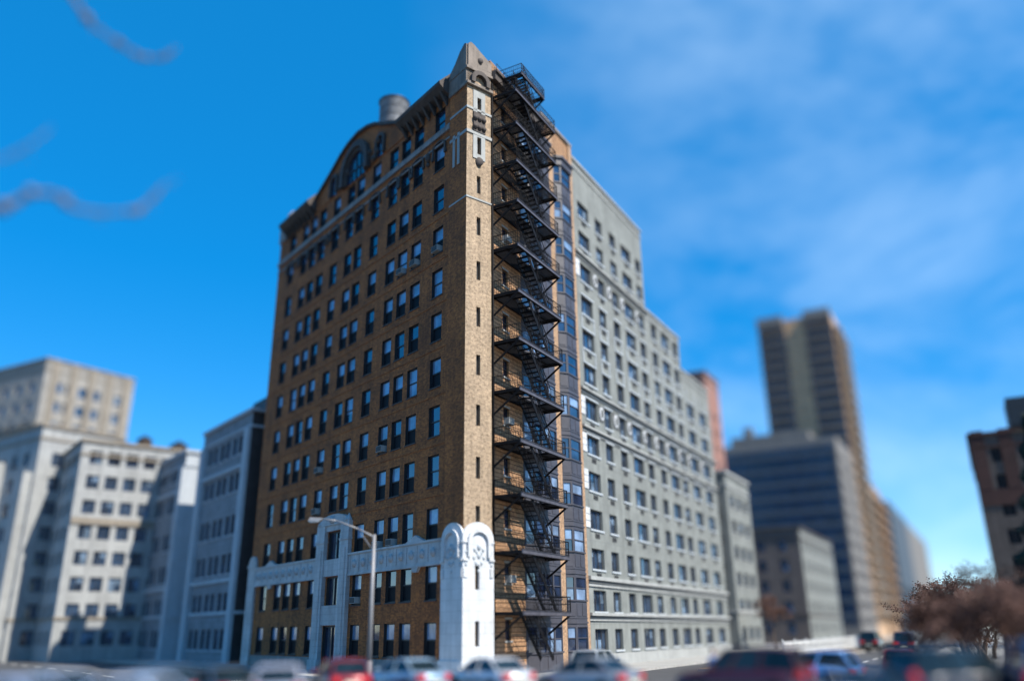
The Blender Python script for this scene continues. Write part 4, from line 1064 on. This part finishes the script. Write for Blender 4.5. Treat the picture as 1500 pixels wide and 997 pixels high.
# ------------------------------------------------------------------ bare winter trees
def make_tree(seed, H, spread, leaves, tk='bark', lm='leafbrown', up=.6, depth=4, lsz=.16, twr=.012):
    rg = random.Random(seed); tr, cr = MB(), MB(); tips = []
    def grow(p, d, ln, r, lv):
        q = p; n = 3
        for i in range(n):
            d = (d + Vector((rg.gauss(0, .16), rg.gauss(0, .16), rg.gauss(.03, .08)))).normalized()
            q2 = q + d * ln / n; r2 = r * (1 - .25 * (i + 1) / n)
            (tr if lv < 2 else cr).bar(q, q2, r, 6 if lv < 2 else 4, r2, 0, True, False)
            q = q2; r = r2
            if lv >= 2: tips.append(q.copy())
        if lv >= depth: return
        k = rg.randint(3, 4) if lv < 3 else rg.randint(2, 4)
        for j in range(k):
            az = rg.uniform(0, 6.283); tilt = rg.uniform(.35, 1.0) * spread
            side = d.orthogonal().normalized(); side = Matrix.Rotation(az, 3, d) @ side
            nd = (d * math.cos(tilt) + side * math.sin(tilt) + Vector((0, 0, up * .25))).normalized()
            grow(q if j else q, nd, ln * rg.uniform(.6, .85), max(twr, r * rg.uniform(.5, .7)), lv + 1)
    grow(Vector((0, 0, 0)), Vector((0, 0, 1)), H * .32, H * .022, 0)
    for p in tips:
        for _ in range(leaves):
            c = p + Vector((rg.gauss(0, .14), rg.gauss(0, .14), rg.gauss(0, .12))); a = Vector((rg.gauss(0, 1), rg.gauss(0, 1), rg.gauss(0, 1))).normalized(); b_ = a.orthogonal().normalized(); z = lsz * rg.uniform(.5, 1.3)
            cr.poly([c - a * z, c + b_ * z * .5, c + a * z, c - b_ * z * .5], [(0, 0)] * 4, 1)
    return tr.mesh('trunk', [tk]), cr.mesh('crown', ['twig', lm])
tms = [make_tree(s, H, sp, lv, lsz=.085) for s, H, sp, lv in ((3, 9, .9, 4), (11, 8, .95, 5), (23, 10, .8, 4))]
tlist = [(1378, 62, 0, 'leftmost bare brown tree of the clump at the right, nearest the street'), (1372, 54, 1, 'bare brown tree second from the left in the right-hand clump'), (1405, 66, 2, 'taller bare tree in the middle of the right-hand clump before the dark brick block'), (1432, 50, 0, 'bushy brown tree right of the clump middle, behind the black off-roader'),
         (1462, 58, 1, 'brown tree next to the evergreen at the right edge'), (1492, 47, 2, 'rust brown tree nearest the right edge, over the blue van'), (1388, 84, 2, 'bare tree at the back of the clump, showing between nearer crowns'), (1380, 100, 0, 'farthest bare tree, low under the open sky gap'), (1418, 76, 1, 'bare tree just before the left corner of the dark brick block'), (1450, 80, 0, 'bare tree against the dark brick wall, behind the bushy one'), (1476, 68, 2, 'tall bare tree between the evergreen and the dark brick wall'), (1395, 70, 0, 'slender bare tree in the back row, under the pale sky beside the dark brick block')]
for i, (px, d, k, l) in enumerate(tlist):
    p = at(1408 + (px - 1372) * .75 if px > 1300 else px, d); t = thing('bare_tree', l, 'tree', (p.x, p.y, .14), rnd.uniform(0, 6), 'bare brown trees at the right')
    sc = .78 + .12 * rnd.random(); t.scale = (sc * 1.1, sc * 1.1, sc * .8)
    place('trunk', tms[k][0], t); place('crown', tms[k][1], t)
sm_ = [make_tree(s_, 3.9, 1.15, 6, lsz=.07, up=.3, twr=.014) for s_ in (51, 62, 73)]
for i, (px, d, l) in enumerate([(1352, 46, 'low tangled bare shrub at the left end of the brown clump'), (1368, 41, 'bare brown shrub right behind the black off-roader'), (1398, 43, 'wide bare shrub under the middle of the brown clump'), (1425, 39, 'bare brown shrub before the dark brick block corner'), (1452, 42, 'rusty bare shrub between the black off-roader and the blue van'), (1478, 40, 'bare brown shrub just left of the blue van'), (1500, 44, 'bare shrub at the right edge behind the blue van'),
                             (1362, 58, 'bare shrub in the back row at the open street end'), (1385, 60, 'bare shrub in the back row under the slender tree'), (1440, 57, 'bare shrub in the back row below the bushy tree')]):
    p = at(1395 + (px - 1352) * .75, d); t = thing('bare_shrub', l, 'shrub', (p.x, p.y, .14), rnd.uniform(0, 6), 'bare brown shrubs at the right'); q = .95 + .3 * rnd.random(); t.scale = (q * 1.25, q * 1.25, q)
    place('trunk', sm_[i % 3][0], t); place('crown', sm_[i % 3][1], t)
tm2 = make_tree(41, 8, 1.0, 8, lsz=.09)
for px, d, l in ((1128, 98, 'reddish bare tree between the pale grey house and the small town house'),):
    p = at(px, d); t = thing('bare_tree', l, 'tree', (p.x, p.y, .14), 1.3 * px, None); t.scale = (.75, .75, .75)
    place('trunk', tm2[0], t); place('crown', tm2[1], t)
# evergreen at the right edge
p = at(1572, 46); t = thing('evergreen_tree', 'dark evergreen tree leaning in at the right picture edge', 'tree', (p.x, p.y, .14))
mb = MB(); mb.bar((0, 0, 0), (0, 0, 11.5), .22, 8, .04); mb.build('trunk', ['bark'], t)
mb = MB(); rg = random.Random(5)
for k in range(9000):
    z = 2.2 + 9.8 * rg.random() ** 1.3; rr = max(.15, 2.6 * (1 - (z - 2.2) / 10.2)) * (.3 + .7 * rg.random() ** .6) * (.8 + .2 * math.sin(z * 5)); az = rg.uniform(0, 6.283)
    c = Vector((math.cos(az) * rr, math.sin(az) * rr, z)); a = Vector((math.cos(az), math.sin(az), -.3 + rg.gauss(0, .4))).normalized(); b_ = a.orthogonal().normalized()
    w = .26; mb.poly([c - a * w, c + b_ * .09, c + a * w, c - b_ * .09], [(0, 0)] * 4)
for z in range(3, 12):
    for j in range(5): az = j * 1.26 + z; mb.bar((0, 0, z), (math.cos(az) * 1.2, math.sin(az) * 1.2, z + .1), .03, 4, .01, 0, True, False)
mb.build('crown', ['conifer'], t)
# street tree just outside the frame whose boughs hang into the sky
base = Vector((-17.6, 18.0, 0))
t = thing('street_tree', 'bare grey street tree whose long twigs hang into the upper left sky', 'tree', base)
mb = MB(); mb.bar((0, 0, 0), (.3, .2, 9), .42, 10, .34); mb.bar((.3, .2, 9), (.2, .4, 25.5), .34, 10, .1); mb.build('trunk', ['bark'], t)
mb = MB(); rg = random.Random(2)
def bough(pts, r0, r1):
    n = len(pts)
    for i in range(n - 1):
        a, b = pts[i], pts[i + 1]
        for j in range(4):
            q0, q1 = a.lerp(b, j / 4), a.lerp(b, (j + 1) / 4); rr = r0 + (r1 - r0) * ((i + j / 4) / (n - 1))
            mb.bar(q0 - base, q1 - base, rr * rg.uniform(.4, 1.2), 6, rr * rg.uniform(.4, 1.2), 0, True, True)
            if rg.random() < .45: mb.blob(q1 - base, rr * rg.uniform(1.4, 2.3))
            if rg.random() < .6:
                tw_ = (q1 - q0).normalized() + Vector((rg.uniform(-.8, .8), rg.uniform(-.8, .8), rg.uniform(-.9, .6))); mb.bar(q1 - base, q1 - base + tw_ * rg.uniform(.2, .5), .012, 4, .005, 0, True, False)
rp = ray_pt
bough([base + Vector((.2, .4, 25.3)), rp(60, -60, 24.6), rp(105, -5, 24.4), rp(135, 38, 24.2), rp(172, 62, 24.1), rp(205, 84, 24.0), rp(238, 86, 24.0), rp(258, 72, 24.0)], .085, .04)
bough([base + Vector((.25, .3, 15.5)), rp(-40, 315, 24.6), rp(18, 300, 24.3), rp(45, 282, 24.2), rp(85, 285, 24.1), rp(105, 305, 24.0), rp(150, 312, 24.0), rp(200, 310, 24.0), rp(225, 290, 24.0), rp(240, 270, 24.0)], .12, .03)
bough([base + Vector((.25, .3, 18.5)), rp(-40, 240, 24.8), rp(10, 230, 24.6), rp(45, 212, 24.5), rp(75, 188, 24.4)], .05, .022)
for k in range(9):
    z = 12 + k * 1.5; az = R(150 + 25 * math.sin(k * 2.1) * 3); p0 = Vector((.25, .3, z)); d_ = Vector((math.cos(az), math.sin(az), .5)); L_ = 4.5 - .25 * k
    p1 = p0 + d_ * L_ * .5; p2 = p1 + (d_ + Vector((0, .3, .2))) * L_ * .4
    mb.bar(p0, p1, .1, 6, .06); mb.bar(p1, p2, .06, 6, .025)
    for j in range(7):
        q = p0.lerp(p1, .4 + .6 * j / 6); mb.bar(q, q + Vector((rg.uniform(-1, .3), rg.uniform(-1, 1), rg.uniform(-.2, 1))) * 1.3, .025, 4, .008)
mb.build('crown', ['greybark'], t)

# ------------------------------------------------------------------ a person in a blue jacket beyond the off-roader
def person(label, pos, hd):
    t = thing('person', label, 'person', (pos.x, pos.y, .0), -R(hd))
    me = bpy.data.meshes.new('body'); H = 1.0
    V = [(0, 0, .95), (0, 0, 1.15), (0, -.01, 1.38), (0, 0, 1.5), (0, .02, 1.64), (0, .02, 1.74),
         (.1, 0, .9), (.11, .03, .5), (.11, -.03, .1), (.11, .12, .05), (-.1, 0, .9), (-.11, .0, .5), (-.11, -.06, .1), (-.11, .09, .05),
         (.2, 0, 1.42), (.25, -.02, 1.15), (.24, .08, .92), (.23, .12, .84), (-.2, 0, 1.42), (-.25, -.02, 1.15), (-.24, .08, .92), (-.23, .12, .84)]
    E_ = [(0, 1), (1, 2), (2, 3), (3, 4), (4, 5), (0, 6), (6, 7), (7, 8), (8, 9), (0, 10), (10, 11), (11, 12), (12, 13), (2, 14), (14, 15), (15, 16), (16, 17), (2, 18), (18, 19), (19, 20), (20, 21)]
    rad = [(.15, .11), (.14, .10), (.17, .11), (.055, .055), (.085, .1), (.075, .085), (.09, .09), (.06, .06), (.045, .045), (.045, .04), (.09, .09), (.06, .06), (.045, .045), (.045, .04), (.06, .06), (.045, .045), (.035, .035), (.03, .03), (.06, .06), (.045, .045), (.035, .035), (.03, .03)]
    me.from_pydata(V, E_, []); o = place('body', me, t); 
    sk = o.modifiers.new('s', 'SKIN'); o.modifiers.new('u', 'SUBSURF').levels = 1
    for i, r in enumerate(rad): me.skin_vertices[0].data[i].radius = r
    me.skin_vertices[0].data[0].use_root = True
    dg = bpy.context.evaluated_depsgraph_get(); m2 = bpy.data.meshes.new_from_object(o.evaluated_get(dg)); o.modifiers.clear(); o.data = m2
    for k in ('skin', 'jacket', 'trousers', 'blackplastic'): m2.materials.append(M[k])
    for p in m2.polygons:
        c = p.center; p.use_smooth = True
        p.material_index = 0 if c.z > 1.5 or (abs(c.x) > .18 and c.z < .9) else (1 if c.z > .9 else (2 if c.z > .12 else 3))
    mb = MB(); mb.blob((0, .0, 1.74), .11, .95, 1.05, .9, 12); mb.build('hair', ['hair'], o)
    return t
person('person in a light blue jacket standing beyond the maroon off-roader', at(1036, 36), 60)

# ------------------------------------------------------------------ camera, sun, sky
cam = bpy.data.cameras.new('camera'); co = bpy.data.objects.new('camera', cam); COL.objects.link(co)
cam.sensor_width = 36; cam.lens = 1200 / 1500 * 36; cam.clip_end = 6000; cam.clip_start = .1
mw = Matrix(((CX.x, CU.x, -CF.x, CAM.x), (CX.y, CU.y, -CF.y, CAM.y), (CX.z, CU.z, -CF.z, CAM.z), (0, 0, 0, 1)))
co.matrix_world = mw; scn.camera = co
cam.dof.use_dof = True; cam.dof.focus_distance = (FR(2, 0, 17) - CAM)  .dot(CF) + 1.3
cam.dof.aperture_fstop = cam.lens / 1000 / 1.02
SUN_H, SUN_E = 128, 49
sd = Vector((math.sin(R(SUN_H)) * math.cos(R(SUN_E)), math.cos(R(SUN_H)) * math.cos(R(SUN_E)), math.sin(R(SUN_E))))
sun = bpy.data.lights.new('sun', 'SUN'); sun.energy = 5.0; sun.angle = R(.5); sun.color = (1, .93, .82)
so = bpy.data.objects.new('sun', sun); COL.objects.link(so); so.rotation_euler = (-sd).to_track_quat('-Z', 'Y').to_euler()
w = bpy.data.worlds.new('World'); scn.world = w; w.use_nodes = True; nt = w.node_tree
bg = nt.nodes['Background']; sky = nt.nodes.new('ShaderNodeTexSky'); sky.sky_type = 'NISHITA'; sky.sun_disc = False
sky.sun_elevation = R(SUN_E); sky.sun_rotation = R(SUN_H); sky.altitude = 1500; sky.air_density = 1.0; sky.dust_density = .05; sky.ozone_density = 2.0
hs = nt.nodes.new('ShaderNodeHueSaturation'); hs.inputs['Saturation'].default_value = 1.47; hs.inputs['Value'].default_value = 1.0
nt.links.new(sky.outputs['Color'], hs.inputs['Color'])
tc = nt.nodes.new('ShaderNodeTexCoord'); mp = nt.nodes.new('ShaderNodeMapping'); mp.inputs['Scale'].default_value = (1.5, 1.2, 2.6); mp.inputs['Rotation'].default_value = (0, R(18), R(20)); mp.inputs['Location'].default_value = (.35, .2, .1)
nt.links.new(tc.outputs['Generated'], mp.inputs['Vector'])
n1 = noise(nt, 1.9, 10, .66, mp.outputs['Vector']); n1.inputs['Distortion'].default_value = .25
cr = ramp(nt, n1.outputs['Fac'], [(.40, (0, 0, 0)), (.86, (.34, .34, .34))])
# clouds gather over the sunlit side of town
sx = nt.nodes.new('ShaderNodeSeparateXYZ'); nt.links.new(tc.outputs['Generated'], sx.inputs[0])
mr = nt.nodes.new('ShaderNodeMapRange'); mr.inputs['From Min'].default_value = -.12; mr.inputs['From Max'].default_value = .3; nt.links.new(sx.outputs['X'], mr.inputs['Value'])
mm = nt.nodes.new('ShaderNodeMath'); mm.operation = 'MULTIPLY'; nt.links.new(cr.outputs['Color'], mm.inputs[0]); nt.links.new(mr.outputs['Result'], mm.inputs[1])
mx = nt.nodes.new('ShaderNodeMix'); mx.data_type = 'RGBA'; nt.links.new(mm.outputs[0], mx.inputs[0]); bm = nt.nodes.new('ShaderNodeMix'); bm.data_type = 'RGBA'; bm.inputs[0].default_value = .48
nt.links.new(hs.outputs['Color'], bm.inputs[6]); bm.inputs[7].default_value = (.05, 1.22, 3.0, 1)
nt.links.new(bm.outputs[2], mx.inputs[6]); mx.inputs[7].default_value = (5.0, 6.2, 7.0, 1)
nt.links.new(mx.outputs[2], bg.inputs['Color']); bg.inputs['Strength'].default_value = .15
vs = scn.view_settings; vs.view_transform = 'Standard'; vs.look = 'None'; vs.exposure = .78; vs.gamma = 1; vs.use_curve_mapping = False
scn.cycles.max_bounces = 6; scn.cycles.use_denoising = True
